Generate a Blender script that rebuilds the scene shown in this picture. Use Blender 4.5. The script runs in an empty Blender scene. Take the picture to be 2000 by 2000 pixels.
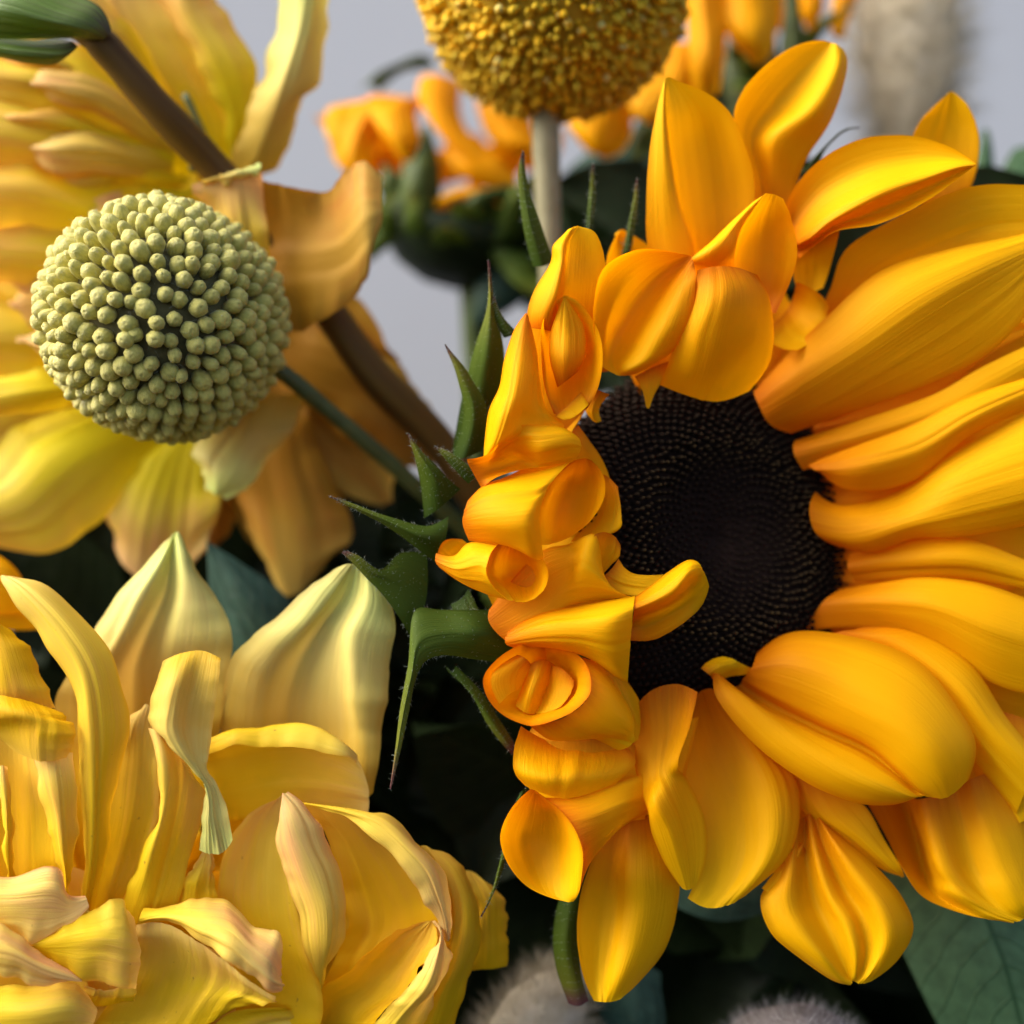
import bpy, bmesh, math, random
from mathutils import Vector, Matrix, noise
import numpy as np
random.seed(7); rng = np.random.default_rng(7)
S = bpy.context.scene
C = S.collection
# ------------------------------------------------------------------ camera
cam = bpy.data.cameras.new("camera"); camo = bpy.data.objects.new("camera", cam); C.objects.link(camo)
S.camera = camo
PITCH = 12
camo.location = (0, 0, 0.30)
camo.rotation_euler = (math.radians(90 - PITCH), 0, 0)
cam.sensor_width = 36; cam.lens = 39.6; cam.clip_start = 0.01; cam.clip_end = 50
cam.dof.use_dof = True; cam.dof.focus_distance = 0.2205; cam.dof.aperture_fstop = 4.4
CM = Matrix.Translation(camo.location) @ Matrix.Rotation(math.radians(90 - PITCH), 4, 'X')
# ------------------------------------------------------------------ light
SUN_EL, SUN_AZ = 40, -86            # azimuth from +Y (away from the camera) towards +X: the light comes from the left
w = bpy.data.worlds.new("World"); S.world = w; w.use_nodes = True
nt = w.node_tree; sky = nt.nodes.new('ShaderNodeTexSky'); sky.sky_type = 'NISHITA'; sky.sun_disc = False
sky.sun_elevation = math.radians(SUN_EL); sky.sun_rotation = math.radians(SUN_AZ)
sky.air_density = 0.7; sky.dust_density = 5.0; sky.ozone_density = 1.0
nt.links.new(sky.outputs[0], nt.nodes['Background'].inputs[0]); nt.nodes['Background'].inputs[1].default_value = 0.15
sun = bpy.data.lights.new("sun", 'SUN'); suno = bpy.data.objects.new("sun", sun); C.objects.link(suno)
sun.energy = 2.7; sun.angle = math.radians(60); sun.color = (1, 0.97, 0.92)
a, e = math.radians(SUN_AZ), math.radians(SUN_EL)
sdir = Vector((math.sin(a) * math.cos(e), math.cos(a) * math.cos(e), math.sin(e)))
suno.rotation_euler = sdir.to_track_quat('Z', 'Y').to_euler()
S.view_settings.view_transform = 'Standard'; S.view_settings.look = 'None'
S.view_settings.exposure = 1.42; S.view_settings.gamma = 1
S.render.engine = 'CYCLES'; S.cycles.use_denoising = True; S.cycles.max_bounces = 10
S.cycles.diffuse_bounces = 6; S.cycles.transmission_bounces = 6; S.cycles.sample_clamp_indirect = 8

# ------------------------------------------------------------------ helpers
def P(x, y, dz=0.0):
    """a point 22 cm + dz cm from the camera, seen at pixel (x, y) of the 2000 px photograph"""
    d = .22 + dz * .01; k = d * (10 / 22) / 1000
    return CM @ Vector(((x - 1000) * k, (1000 - y) * k, -d))
def D(x, y, z): return (CM.to_3x3() @ Vector((x, y, z))).normalized()   # camera-space direction
def thing(name, label, cat, loc, group=None):
    o = bpy.data.objects.new(name, None); C.objects.link(o); o.location = loc
    o.empty_display_size = .01; o['label'] = label; o['category'] = cat
    if group: o['group'] = group
    return o
def mk(name, verts, faces, mat, root=None, uv=None, col=None, smooth=True, kind=None, label=None):
    off = wloc(root) if root else Vector((0, 0, 0))
    me = bpy.data.meshes.new(name)
    me.from_pydata([tuple(Vector(v) - off) for v in verts], [], faces)
    me.update()
    if smooth: me.polygons.foreach_set('use_smooth', [True] * len(me.polygons))
    li = np.empty(len(me.loops), dtype=np.int32); me.loops.foreach_get('vertex_index', li)
    if uv is not None:
        l = me.uv_layers.new(name='UVMap'); l.data.foreach_set('uv', np.asarray(uv, dtype=np.float32)[li].ravel())
    if col is not None:
        at = me.attributes.new('tone', 'FLOAT', 'POINT'); at.data.foreach_set('value', np.asarray(col, dtype=np.float32))
    me.materials.append(mat)
    o = bpy.data.objects.new(name, me); C.objects.link(o)
    if root: o.parent = root
    if kind: o['kind'] = kind
    if label: o['label'] = label
    return o
def wloc(o):
    v = Vector((0, 0, 0))
    while o: v = v + o.location; o = o.parent
    return v
def spline(pts, n):
    """non-uniform Catmull-Rom through pts (k,3), n samples"""
    p = np.asarray(pts, float); k = len(p)
    if k == 2:
        t = np.linspace(0, 1, n)[:, None]; return p[0] * (1 - t) + p[1] * t
    d = np.sqrt(np.linalg.norm(np.diff(p, axis=0), axis=1)) + 1e-7
    t = np.concatenate([[0], np.cumsum(d)])
    m = np.zeros_like(p)
    for i in range(1, k - 1):
        s0 = (p[i] - p[i-1]) / d[i-1]; s1 = (p[i+1] - p[i]) / d[i]
        m[i] = (s0 * d[i] + s1 * d[i-1]) / (d[i] + d[i-1])
    m[0] = (1.5 * (p[1] - p[0]) / d[0] - .5 * m[1]); m[-1] = 1.5 * (p[-1] - p[-2]) / d[-1] - .5 * m[-2]
    q = np.linspace(0, t[-1], n); idx = np.clip(np.searchsorted(t, q, side='right') - 1, 0, k - 2)
    h = d[idx][:, None]; s = ((q - t[idx]) / d[idx])[:, None]
    return ((2*s**3 - 3*s**2 + 1) * p[idx] + (s**3 - 2*s**2 + s) * h * m[idx]
            + (-2*s**3 + 3*s**2) * p[idx+1] + (s**3 - s**2) * h * m[idx+1])
def sheet(name, rows, mat, root, nu=None, nv=None, rip=.00012, nrip=7, wob=.0002, edge=.00012, rev=False, label=None, world=False, cup=0, kind=None, groove=.00028, ruffle=0):
    """a petal or leaf: rows of (px, py, dz) across it, base to tip (rev: tip to base), lofted to a curved sheet"""
    rows = [r if len(r) > 1 else [r[0]] * 3 for r in rows]
    if not world:                                       # petals that run out of the frame still end in a tip
        for end in (0, -1):
            r = rows[end]
            if len(rows) > 2 and (max(q[0] for q in r) <= -50 or min(q[0] for q in r) >= 1995):
                m0 = np.mean(r, axis=0); m1 = np.mean(rows[1 if end == 0 else -2], axis=0); dl = m0 - m1; dl = dl / (np.linalg.norm(dl[:2]) + 1e-6)
                mid_ = [tuple(m0 + dl * 70 + (np.array(q) - m0) * .72) for q in r]; tip = [tuple(m0 + dl * 125 + (np.array(q) - m0) * .05) for q in r]
                rows = [tip, mid_] + rows if end == 0 else rows + [mid_, tip]
    nu = nu or 8 * (max(len(r) for r in rows) - 1) + 9
    nv = nv or 7 * (len(rows) - 1) + 4
    rr = []
    for r in rows:
        w3 = np.array([tuple(q) if world else tuple(P(*q)) for q in r])
        rr.append(spline(w3, nu))
    rr = np.array(rr)                                   # (rows, nu, 3)
    G = np.stack([spline(rr[:, j], nv) for j in range(nu)], axis=1)      # (nv, nu, 3)
    gu = np.gradient(G, axis=1); gv = np.gradient(G, axis=0)
    N = np.cross(gu, gv); N /= (np.linalg.norm(N, axis=2, keepdims=True) + 1e-9)
    u = np.linspace(0, 1, nu)[None, :]; v = np.linspace(0, 1, nv)[:, None]
    if rev: v = 1 - v
    ph = random.uniform(0, 6.28); ph2 = random.uniform(0, 6.28)
    env = np.clip(np.sin(np.pi * np.clip(u, .02, .98)), 0, 1)
    wd = u + .02 * np.sin(v * 5 + ph)
    sh = lambda q: 1 - 2 * np.abs(np.sin(q)) ** .7
    h = rip * 1.5 * (sh(wd * nrip * 3.14 + ph) * (.55 + .45 * np.sin(3 * v + ph2)) + .5 * np.sin(wd * nrip * 2.3 * 6.283 + ph2)) * (.4 + .6 * v) * env
    s0 = random.uniform(0, 100)
    wn = np.array([[noise.noise((u[0, j] * 2.2 + s0, float(v[i, 0]) * 3 + s0, s0)) for j in range(nu)] for i in range(nv)])
    h = h + wob * wn * 1.6
    for _ in range(3):
        g = random.uniform(.15, .85); gw = random.uniform(.02, .05); ga = groove * random.uniform(.3, 1.2) * random.choice((-1, 1, 1))
        vc = random.uniform(.3, .9); h = h - ga * np.exp(-((u - g - .05 * (v - .5) * (g - .5)) / gw) ** 2) * np.exp(-((v - vc) / .45) ** 2)
    if ruffle:
        ru = np.array([[noise.noise((float(v[i, 0]) * 5 + s0, 7.7 * sd, s0)) + .5 * noise.noise((float(v[i, 0]) * 13 + s0, 3.1 * sd, s0)) for sd in (0, 1)] for i in range(nv)])
        h = h + ruffle * (ru[:, :1] * np.clip(1 - u * 2.2, 0, 1) ** 1.6 + ru[:, 1:] * np.clip(u * 2.2 - 1.2, 0, 1) ** 1.6)
    h = h + cup * (2 * u - 1) ** 2
    G = G + N * h[..., None]
    if edge:
        for j, sg in ((0, -1), (nu - 1, 1)):
            for i in range(nv):
                f = noise.noise((v[i, 0] * 9 + s0, j, s0)) + .5 * noise.noise((v[i, 0] * 25 + s0, j, s0))
                du = gu[i, j] / (np.linalg.norm(gu[i, j]) + 1e-9)
                G[i, j] = G[i, j] + du * sg * edge * f
    V = G.reshape(-1, 3)
    F = [(i*nu+j, i*nu+j+1, (i+1)*nu+j+1, (i+1)*nu+j) for i in range(nv-1) for j in range(nu-1)]
    UV = np.stack([np.broadcast_to(u, (nv, nu)), np.broadcast_to(v, (nv, nu))], -1).reshape(-1, 2)
    return mk(name, V, F, mat, root, uv=UV, label=label, kind=kind)
def tube(name, pts, rad, mat, root, n=14, m=None, kind=None, label=None, world=False):
    pts = [Vector(p) if world else P(*p) for p in pts]
    m = m or 6 * len(pts)
    c = spline(np.array([tuple(p) for p in pts]), m)
    r = np.interp(np.linspace(0, 1, m), np.linspace(0, 1, len(rad)), rad)
    sd = random.uniform(0, 50); r = r * np.array([1 + .10 * noise.noise((i * .35 + sd, sd, 0)) for i in range(m)])
    V, F, U = [], [], []
    for i in range(m):
        t = Vector(c[min(i+1, m-1)] - c[max(i-1, 0)]).normalized()
        x = t.cross(Vector((.3, 1, .2))).normalized(); y = t.cross(x)
        for j in range(n):
            q = 6.28318 * j / n
            V.append(Vector(c[i]) + (x * math.cos(q) + y * math.sin(q)) * r[i] * (1 + .035 * math.sin(q * 5))); U.append((j / n, i / (m - 1)))
    for i in range(m - 1):
        for j in range(n):
            F.append((i*n+j, i*n+(j+1) % n, (i+1)*n+(j+1) % n, (i+1)*n+j))
    F.append(tuple(range(n))[::-1]); F.append(tuple((m-1)*n+j for j in range(n)))
    return mk(name, V, F, mat, root, uv=U, kind=kind, label=label)
def hairs(name, items, mat, root, r=.00004):
    """fine hairs, each a curved three-sided spike: items of (base, direction, length)"""
    V, F = [], []
    for b, d, L in items:
        b = Vector(b); d = Vector(d).normalized()
        x = d.cross(Vector((.31, .77, .55))).normalized(); y = d.cross(x)
        bend = (x * random.uniform(-.35, .35) + y * random.uniform(-.35, .35)) * L
        k = len(V)
        for s, rr in ((0, r), (.55, r * .7)):
            o = b + d * L * s + bend * s * s
            for j in range(3):
                q = 2.0944 * j; V.append(o + (x * math.cos(q) + y * math.sin(q)) * rr)
        V.append(b + d * L + bend)
        for j in range(3):
            F.append((k+j, k+(j+1) % 3, k+3+(j+1) % 3, k+3+j)); F.append((k+3+j, k+3+(j+1) % 3, k+6))
    return mk(name, V, F, mat, root, kind='stuff')
def lathe(name, c, axis, prof, mat, root, n=40, kind=None, jitter=0, col=None):
    """surface of revolution: prof of (radius, height along axis)"""
    c = Vector(c); axis = Vector(axis).normalized(); x = axis.cross(Vector((.2, .3, 1))).normalized(); y = axis.cross(x)
    V, F, U = [], [], []
    for i, (r, h) in enumerate(prof):
        for j in range(n):
            q = 6.28318 * j / n
            d = x * math.cos(q) + y * math.sin(q)
            rr = r * (1 + jitter * noise.noise((math.cos(q) * 3, math.sin(q) * 3, i * .4)))
            V.append(c + d * rr + axis * h); U.append((j / n, i / (len(prof) - 1)))
    for i in range(len(prof) - 1):
        for j in range(n): F.append((i*n+j, i*n+(j+1) % n, (i+1)*n+(j+1) % n, (i+1)*n+j))
    return mk(name, V, F, mat, root, uv=U, kind=kind)

# ------------------------------------------------------------------ materials
def nodes(name):
    m = bpy.data.materials.new(name); m.use_nodes = True; t = m.node_tree
    return m, t, t.nodes, t.links, t.nodes['Principled BSDF'], t.nodes['Material Output']
def ramp(n, stops):
    r = n.new('ShaderNodeValToRGB'); e = r.color_ramp.elements
    while len(e) < len(stops): e.new(.5)
    for k, (p, c) in enumerate(stops): e[k].position = p; e[k].color = (*c, 1)
    return r
def petal_mat(name, stops, patch=None, pamt=.6, pscale=(2.2, 1.6), trans=.32, rough=.55, bump=.25, streak=.22, spec=.25, tcol=None, speck=0, sheen=.05):
    m, t, n, l, b, out = nodes(name)
    uv = n.new('ShaderNodeUVMap'); uv.uv_map = 'UVMap'
    oi = n.new('ShaderNodeObjectInfo')
    sx = n.new('ShaderNodeSeparateXYZ'); l.new(uv.outputs[0], sx.inputs[0])
    r = ramp(n, stops)
    # streaks along the petal
    sh = n.new('ShaderNodeVectorMath'); sh.operation = 'MULTIPLY_ADD'; sh.inputs[1].default_value = (30, 2.2, 1)
    cmb = n.new('ShaderNodeCombineXYZ'); mm = n.new('ShaderNodeMath'); mm.operation = 'MULTIPLY'; mm.inputs[1].default_value = 57
    l.new(oi.outputs['Random'], mm.inputs[0]); l.new(mm.outputs[0], cmb.inputs[2]); l.new(mm.outputs[0], cmb.inputs[0])
    l.new(uv.outputs[0], sh.inputs[0]); l.new(cmb.outputs[0], sh.inputs[2])
    no = n.new('ShaderNodeTexNoise'); no.inputs['Scale'].default_value = 1; no.inputs['Detail'].default_value = 5; no.inputs['Roughness'].default_value = .6; no.inputs['Distortion'].default_value = .5
    l.new(sh.outputs[0], no.inputs['Vector'])
    ad = n.new('ShaderNodeMath'); ad.operation = 'MULTIPLY_ADD'; ad.inputs[1].default_value = streak * .8; 
    sb = n.new('ShaderNodeMath'); sb.operation = 'SUBTRACT'; sb.inputs[1].default_value = .5
    l.new(no.outputs[0], sb.inputs[0]); l.new(sb.outputs[0], ad.inputs[0]); l.new(sx.outputs[1], ad.inputs[2])
    l.new(ad.outputs[0], r.inputs[0])
    colour = r.outputs[0]
    if patch:
        s2 = n.new('ShaderNodeVectorMath'); s2.operation = 'MULTIPLY_ADD'; s2.inputs[1].default_value = (*pscale, 1)
        l.new(uv.outputs[0], s2.inputs[0]); l.new(cmb.outputs[0], s2.inputs[2])
        n2 = n.new('ShaderNodeTexNoise'); n2.inputs['Scale'].default_value = 1; n2.inputs['Detail'].default_value = 3
        l.new(s2.outputs[0], n2.inputs['Vector'])
        mx = n.new('ShaderNodeMath'); mx.operation = 'MULTIPLY_ADD'; mx.inputs[1].default_value = .35
        l.new(sb.outputs[0], mx.inputs[0]); l.new(n2.outputs[0], mx.inputs[2])
        mr = n.new('ShaderNodeMapRange'); mr.inputs['From Min'].default_value = .45; mr.inputs['From Max'].default_value = .68
        mr.inputs['To Max'].default_value = pamt; l.new(mx.outputs[0], mr.inputs['Value'])
        vm = n.new('ShaderNodeMapRange'); vm.inputs['From Min'].default_value = .1; vm.inputs['From Max'].default_value = .6; l.new(sx.outputs[1], vm.inputs['Value'])
        mu = n.new('ShaderNodeMath'); mu.operation = 'MULTIPLY'; l.new(mr.outputs[0], mu.inputs[0]); l.new(vm.outputs[0], mu.inputs[1])
        mc = n.new('ShaderNodeMixRGB'); mc.inputs[2].default_value = (*patch, 1)
        l.new(mu.outputs[0], mc.inputs[0]); l.new(colour, mc.inputs[1]); colour = mc.outputs[0]
    if speck:
        tc = n.new('ShaderNodeTexCoord'); n3 = n.new('ShaderNodeTexNoise'); n3.inputs['Scale'].default_value = 700; n3.inputs['Detail'].default_value = 1
        l.new(tc.outputs['Object'], n3.inputs['Vector'])
        m3 = n.new('ShaderNodeMapRange'); m3.inputs['From Min'].default_value = .76; m3.inputs['From Max'].default_value = .82; m3.inputs['To Max'].default_value = speck
        l.new(n3.outputs[0], m3.inputs['Value'])
        mc = n.new('ShaderNodeMixRGB'); mc.inputs[2].default_value = (.22, .10, .02, 1)
        l.new(m3.outputs[0], mc.inputs[0]); l.new(colour, mc.inputs[1]); colour = mc.outputs[0]
    l.new(colour, b.inputs['Base Color'])
    b.inputs['Roughness'].default_value = rough; b.inputs['Specular IOR Level'].default_value = spec
    b.inputs['Sheen Weight'].default_value = sheen; b.inputs['Sheen Roughness'].default_value = .5
    bp = n.new('ShaderNodeBump'); bp.inputs['Strength'].default_value = bump; bp.inputs['Distance'].default_value = .0004
    tc2 = n.new('ShaderNodeTexCoord'); n4 = n.new('ShaderNodeTexNoise'); n4.inputs['Scale'].default_value = 2500; n4.inputs['Detail'].default_value = 2
    l.new(tc2.outputs['Object'], n4.inputs['Vector'])
    am = n.new('ShaderNodeMath'); am.operation = 'MULTIPLY_ADD'; am.inputs[1].default_value = .18
    l.new(n4.outputs[0], am.inputs[0]); l.new(no.outputs[0], am.inputs[2]); l.new(am.outputs[0], bp.inputs['Height'])
    l.new(bp.outputs[0], b.inputs['Normal'])
    tr = n.new('ShaderNodeBsdfTranslucent'); l.new(bp.outputs[0], tr.inputs['Normal'])
    tm = n.new('ShaderNodeMixRGB'); tm.blend_type = 'MULTIPLY'; tm.inputs[0].default_value = 1; tm.inputs[2].default_value = (*(tcol or (1, .8, .6)), 1)
    l.new(colour, tm.inputs[1]); l.new(tm.outputs[0], tr.inputs[0])
    mxs = n.new('ShaderNodeMixShader')
    ed = n.new('ShaderNodeMath'); ed.operation = 'SUBTRACT'; ed.inputs[1].default_value = .5; l.new(sx.outputs[0], ed.inputs[0])
    ea = n.new('ShaderNodeMath'); ea.operation = 'ABSOLUTE'; l.new(ed.outputs[0], ea.inputs[0])
    em = n.new('ShaderNodeMapRange'); em.inputs['From Min'].default_value = .44; em.inputs['From Max'].default_value = .5      # petals thin out towards the margin
    em.inputs['To Min'].default_value = trans; em.inputs['To Max'].default_value = min(.75, trans + .3); l.new(ea.outputs[0], em.inputs['Value']); l.new(em.outputs[0], mxs.inputs[0])
    l.new(b.outputs[0], mxs.inputs[1]); l.new(tr.outputs[0], mxs.inputs[2]); l.new(mxs.outputs[0], out.inputs[0])
    return m
def solid(name, c1, c2, scale=300, rough=.6, bump=.2, spec=.3, bscale=1500, trans=0, stretch=None, attr=False, sheen=0):
    m, t, n, l, b, out = nodes(name)
    tc = n.new('ShaderNodeTexCoord'); no = n.new('ShaderNodeTexNoise'); no.inputs['Scale'].default_value = scale; no.inputs['Detail'].default_value = 4
    src = tc.outputs['Object']
    if stretch:
        uv = n.new('ShaderNodeUVMap'); uv.uv_map = 'UVMap'; sm = n.new('ShaderNodeVectorMath'); sm.operation = 'MULTIPLY'; sm.inputs[1].default_value = stretch
        l.new(uv.outputs[0], sm.inputs[0]); src = sm.outputs[0]; no.inputs['Scale'].default_value = 1
    l.new(src, no.inputs['Vector'])
    r = ramp(n, [(.3, c1), (.7, c2)])
    if attr:
        at = n.new('ShaderNodeAttribute'); at.attribute_name = 'tone'
        r = ramp(n, attr); l.new(at.outputs['Fac'], r.inputs[0])
    else: l.new(no.outputs[0], r.inputs[0])
    l.new(r.outputs[0], b.inputs['Base Color']); b.inputs['Roughness'].default_value = rough; b.inputs['Specular IOR Level'].default_value = spec
    b.inputs['Sheen Weight'].default_value = sheen
    n2 = n.new('ShaderNodeTexNoise'); n2.inputs['Scale'].default_value = bscale; l.new(tc.outputs['Object'], n2.inputs['Vector'])
    bp = n.new('ShaderNodeBump'); bp.inputs['Strength'].default_value = bump; bp.inputs['Distance'].default_value = .0004
    l.new(n2.outputs[0], bp.inputs['Height']); l.new(bp.outputs[0], b.inputs['Normal'])
    if trans:
        tr = n.new('ShaderNodeBsdfTranslucent'); l.new(r.outputs[0], tr.inputs[0]); mxs = n.new('ShaderNodeMixShader'); mxs.inputs[0].default_value = trans
        l.new(b.outputs[0], mxs.inputs[1]); l.new(tr.outputs[0], mxs.inputs[2]); l.new(mxs.outputs[0], out.inputs[0])
    return m
def leaf_mat(name, base, vein, trans=.2, nv=9, rough=.5, side=1.6):
    m, t, n, l, b, out = nodes(name)
    uv = n.new('ShaderNodeUVMap'); uv.uv_map = 'UVMap'; sx = n.new('ShaderNodeSeparateXYZ'); l.new(uv.outputs[0], sx.inputs[0])
    def M(op, *a):
        k = n.new('ShaderNodeMath'); k.operation = op
        for i, q in enumerate(a):
            if isinstance(q, (int, float)): k.inputs[i].default_value = q
            else: l.new(q, k.inputs[i])
        return k.outputs[0]
    no = n.new('ShaderNodeTexNoise'); no.inputs['Scale'].default_value = 5; l.new(uv.outputs[0], no.inputs['Vector'])
    ab = M('ABSOLUTE', M('SUBTRACT', sx.outputs[0], .5))
    mid = M('LESS_THAN', ab, .012)
    ph = M('ADD', M('SUBTRACT', M('MULTIPLY', sx.outputs[1], nv), M('MULTIPLY', ab, side * 3)), M('MULTIPLY', no.outputs[0], .7))
    fr = M('ABSOLUTE', M('SUBTRACT', M('FRACT', ph), .5))
    sv = n.new('ShaderNodeMapRange'); sv.inputs['From Min'].default_value = .0; sv.inputs['From Max'].default_value = .07; sv.inputs['To Min'].default_value = 1; sv.inputs['To Max'].default_value = 0
    l.new(fr, sv.inputs['Value'])
    vv = M('MAXIMUM', mid, M('MULTIPLY', sv.outputs[0], .7))
    n2 = n.new('ShaderNodeTexNoise'); n2.inputs['Scale'].default_value = 12; n2.inputs['Detail'].default_value = 5; l.new(uv.outputs[0], n2.inputs['Vector'])
    r = ramp(n, [(.3, tuple(c * .75 for c in base)), (.7, tuple(min(1, c * 1.2) for c in base))]); l.new(n2.outputs[0], r.inputs[0])
    mc = n.new('ShaderNodeMixRGB'); mc.inputs[2].default_value = (*vein, 1); l.new(vv, mc.inputs[0]); l.new(r.outputs[0], mc.inputs[1])
    l.new(mc.outputs[0], b.inputs['Base Color']); b.inputs['Roughness'].default_value = rough; b.inputs['Specular IOR Level'].default_value = .18
    bp = n.new('ShaderNodeBump'); bp.inputs['Strength'].default_value = .5; bp.inputs['Distance'].default_value = .0006; bp.invert = True
    l.new(M('ADD', vv, M('MULTIPLY', n2.outputs[0], .5)), bp.inputs['Height']); l.new(bp.outputs[0], b.inputs['Normal'])
    tr = n.new('ShaderNodeBsdfTranslucent'); l.new(mc.outputs[0], tr.inputs[0]); mxs = n.new('ShaderNodeMixShader'); mxs.inputs[0].default_value = trans
    l.new(b.outputs[0], mxs.inputs[1]); l.new(tr.outputs[0], mxs.inputs[2]); l.new(mxs.outputs[0], out.inputs[0])
    return m
SUNP = petal_mat('sunflower_petal', [(0, (.60, .16, .001)), (.14, (.78, .29, .001)), (.35, (.88, .41, .001)), (.8, (.92, .475, .001)), (1, (.92, .50, .002))], trans=.36, bump=.42, streak=.2, spec=.10, sheen=0, tcol=(1, .76, .5))
BGP = petal_mat('far_petal', [(0, (.80, .30, .001)), (.5, (.90, .40, .001)), (1, (.92, .46, .002))], spec=.1, sheen=0, trans=.35)
DAH = petal_mat('dahlia_petal', [(0, (.68, .42, .001)), (.45, (.75, .52, .012)), (.8, (.79, .57, .06)), (1, (.82, .60, .15))], patch=(.70, .30, .08), pamt=.4, trans=.30, bump=.4, streak=.3, speck=.5, spec=.15, sheen=0)
DAHG = petal_mat('dahlia_petal_pale', [(0, (.62, .38, .02)), (.35, (.72, .52, .10)), (.65, (.74, .68, .18)), (1, (.65, .75, .20))], patch=(.60, .33, .10), pamt=.5, trans=.28, bump=.35, streak=.35, spec=.2, sheen=0)
DAHP = petal_mat('dahlia_petal_peach', [(0, (.72, .48, .010)), (.5, (.79, .56, .09)), (1, (.81, .57, .19))], patch=(.66, .28, .12), pamt=.7, trans=.28, bump=.45, streak=.3, speck=.4, spec=.18, sheen=0)
DAHO = petal_mat('dahlia_petal_amber', [(0, (.68, .38, .001)), (.6, (.74, .44, .008)), (1, (.76, .48, .05))], patch=(.66, .26, .05), pamt=.35, trans=.25, bump=.35, spec=.12, sheen=0)
LIL = petal_mat('lily_petal', [(0, (.74, .64, .004)), (.4, (.80, .64, .015)), (.75, (.80, .54, .09)), (1, (.80, .48, .17))], patch=(.72, .30, .10), pamt=.5, trans=.35, bump=.3, streak=.4, spec=.15, sheen=0)
LILB = petal_mat('lily_petal_shaded', [(0, (.40, .18, .010)), (.6, (.46, .24, .02)), (1, (.52, .33, .06))], patch=(.44, .13, .012), pamt=.6, trans=.14, bump=.3, streak=.4, spec=.12, sheen=0)  # browner lily petal: shade on right-hand and lower petals put into the colour
GRNB = petal_mat('bract_leaf', [(0, (.026, .052, .004)), (.5, (.065, .10, .008)), (.82, (.13, .14, .014)), (.93, (.12, .06, .035)), (1, (.10, .035, .04))], trans=.15, bump=.5, streak=.12, spec=.12, sheen=0)
GRN = solid('bract_green', (.020, .042, .005), (.075, .11, .010), 250, .55, .4, bscale=2500, trans=.12)
GRNT = solid('bract_tip', (.12, .05, .04), (.16, .08, .05), 300, .6, .3)
HAIR = solid('plant_hair', (.35, .40, .32), (.45, .50, .42), 200, .6, 0, trans=.4)
DISC = solid('disc_brown', (.014, .008, .006), (.026, .014, .010), 300, .9, .5, spec=.03)
FLOR = solid('floret_dark', (0, 0, 0), (0, 0, 0), attr=[(0, (.014, .009, .006)), (.5, (.028, .018, .009)), (1, (.06, .038, .014))], rough=.85, spec=.04, bump=0)
BUD = solid('bud_green', (.52, .46, .06), (.72, .64, .14), 2.5, .36, .9, spec=.6, bscale=9, trans=.1, sheen=.2)
BUDT = solid('bud_core', (.10, .085, .03), (.17, .14, .05), 300, .8, .4)
STEMG = solid('stem_green', (.06, .075, .02), (.10, .12, .035), 120, .5, .3)
STEMB = solid('stem_brown', (.065, .026, .008), (.17, .10, .02), 1, .5, .2, spec=.12, stretch=(5, 1.2, 1))
STEMP = solid('stem_pale', (.22, .20, .10), (.32, .29, .16), 150, .6, .3)
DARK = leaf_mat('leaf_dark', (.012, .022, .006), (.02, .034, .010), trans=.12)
LEAF = leaf_mat('leaf_mid', (.085, .16, .065), (.04, .09, .03), trans=.2, nv=7)
LEAFB = leaf_mat('leaf_bluish', (.035, .075, .05), (.05, .09, .06), trans=.1)
BUDL = petal_mat('leaf_bud', [(0, (.05, .03, .012)), (.12, (.09, .12, .015)), (.45, (.11, .20, .012)), (.6, (.20, .28, .07)), (.8, (.09, .17, .03)), (1, (.18, .26, .07))], trans=.25, bump=.6, streak=.9, spec=.4, rough=.4)
FUZZ = solid('fuzz_grey', (.50, .48, .46), (.66, .64, .62), 300, .9, .2, trans=.3)
FUZC = solid('fuzz_core', (.13, .115, .105), (.22, .20, .19), 900, .95, .6, spec=.05)
FUZB = solid('fuzz_beige', (.52, .45, .30), (.66, .60, .46), 300, .9, .2, trans=.35)
CRAS = solid('craspedia_floret', (0, 0, 0), (0, 0, 0), attr=[(0, (.60, .41, .02)), (.45, (.78, .50, .015)), (.8, (.88, .48, .004)), (1, (.74, .62, .16))], rough=.7, bump=.2, trans=.15)
CRAC = solid('craspedia_core', (.40, .26, .015), (.52, .34, .02), 300, .9, .3)
WALL = solid('wall_paint', (.58, .58, .57), (.63, .63, .61), 3, .8, .1, bscale=60)
# ------------------------------------------------------------------ setting
wc = P(1000, 1000, 38); wc.z = 0
def box(name, x0, x1, y0, y1, z0, z1, mat, kind=None):
    V = [(x, y, z) for x in (x0, x1) for y in (y0, y1) for z in (z0, z1)]
    F = [(0, 1, 3, 2), (4, 6, 7, 5), (0, 4, 5, 1), (2, 3, 7, 6), (0, 2, 6, 4), (1, 5, 7, 3)]
    o = mk(name, V, F, mat, smooth=False); o['kind'] = kind or 'structure'; return o
Yw = wc.y
box('wall', -1.2, 1.2, Yw, Yw + .1, -.35, 1.3, WALL)
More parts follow.
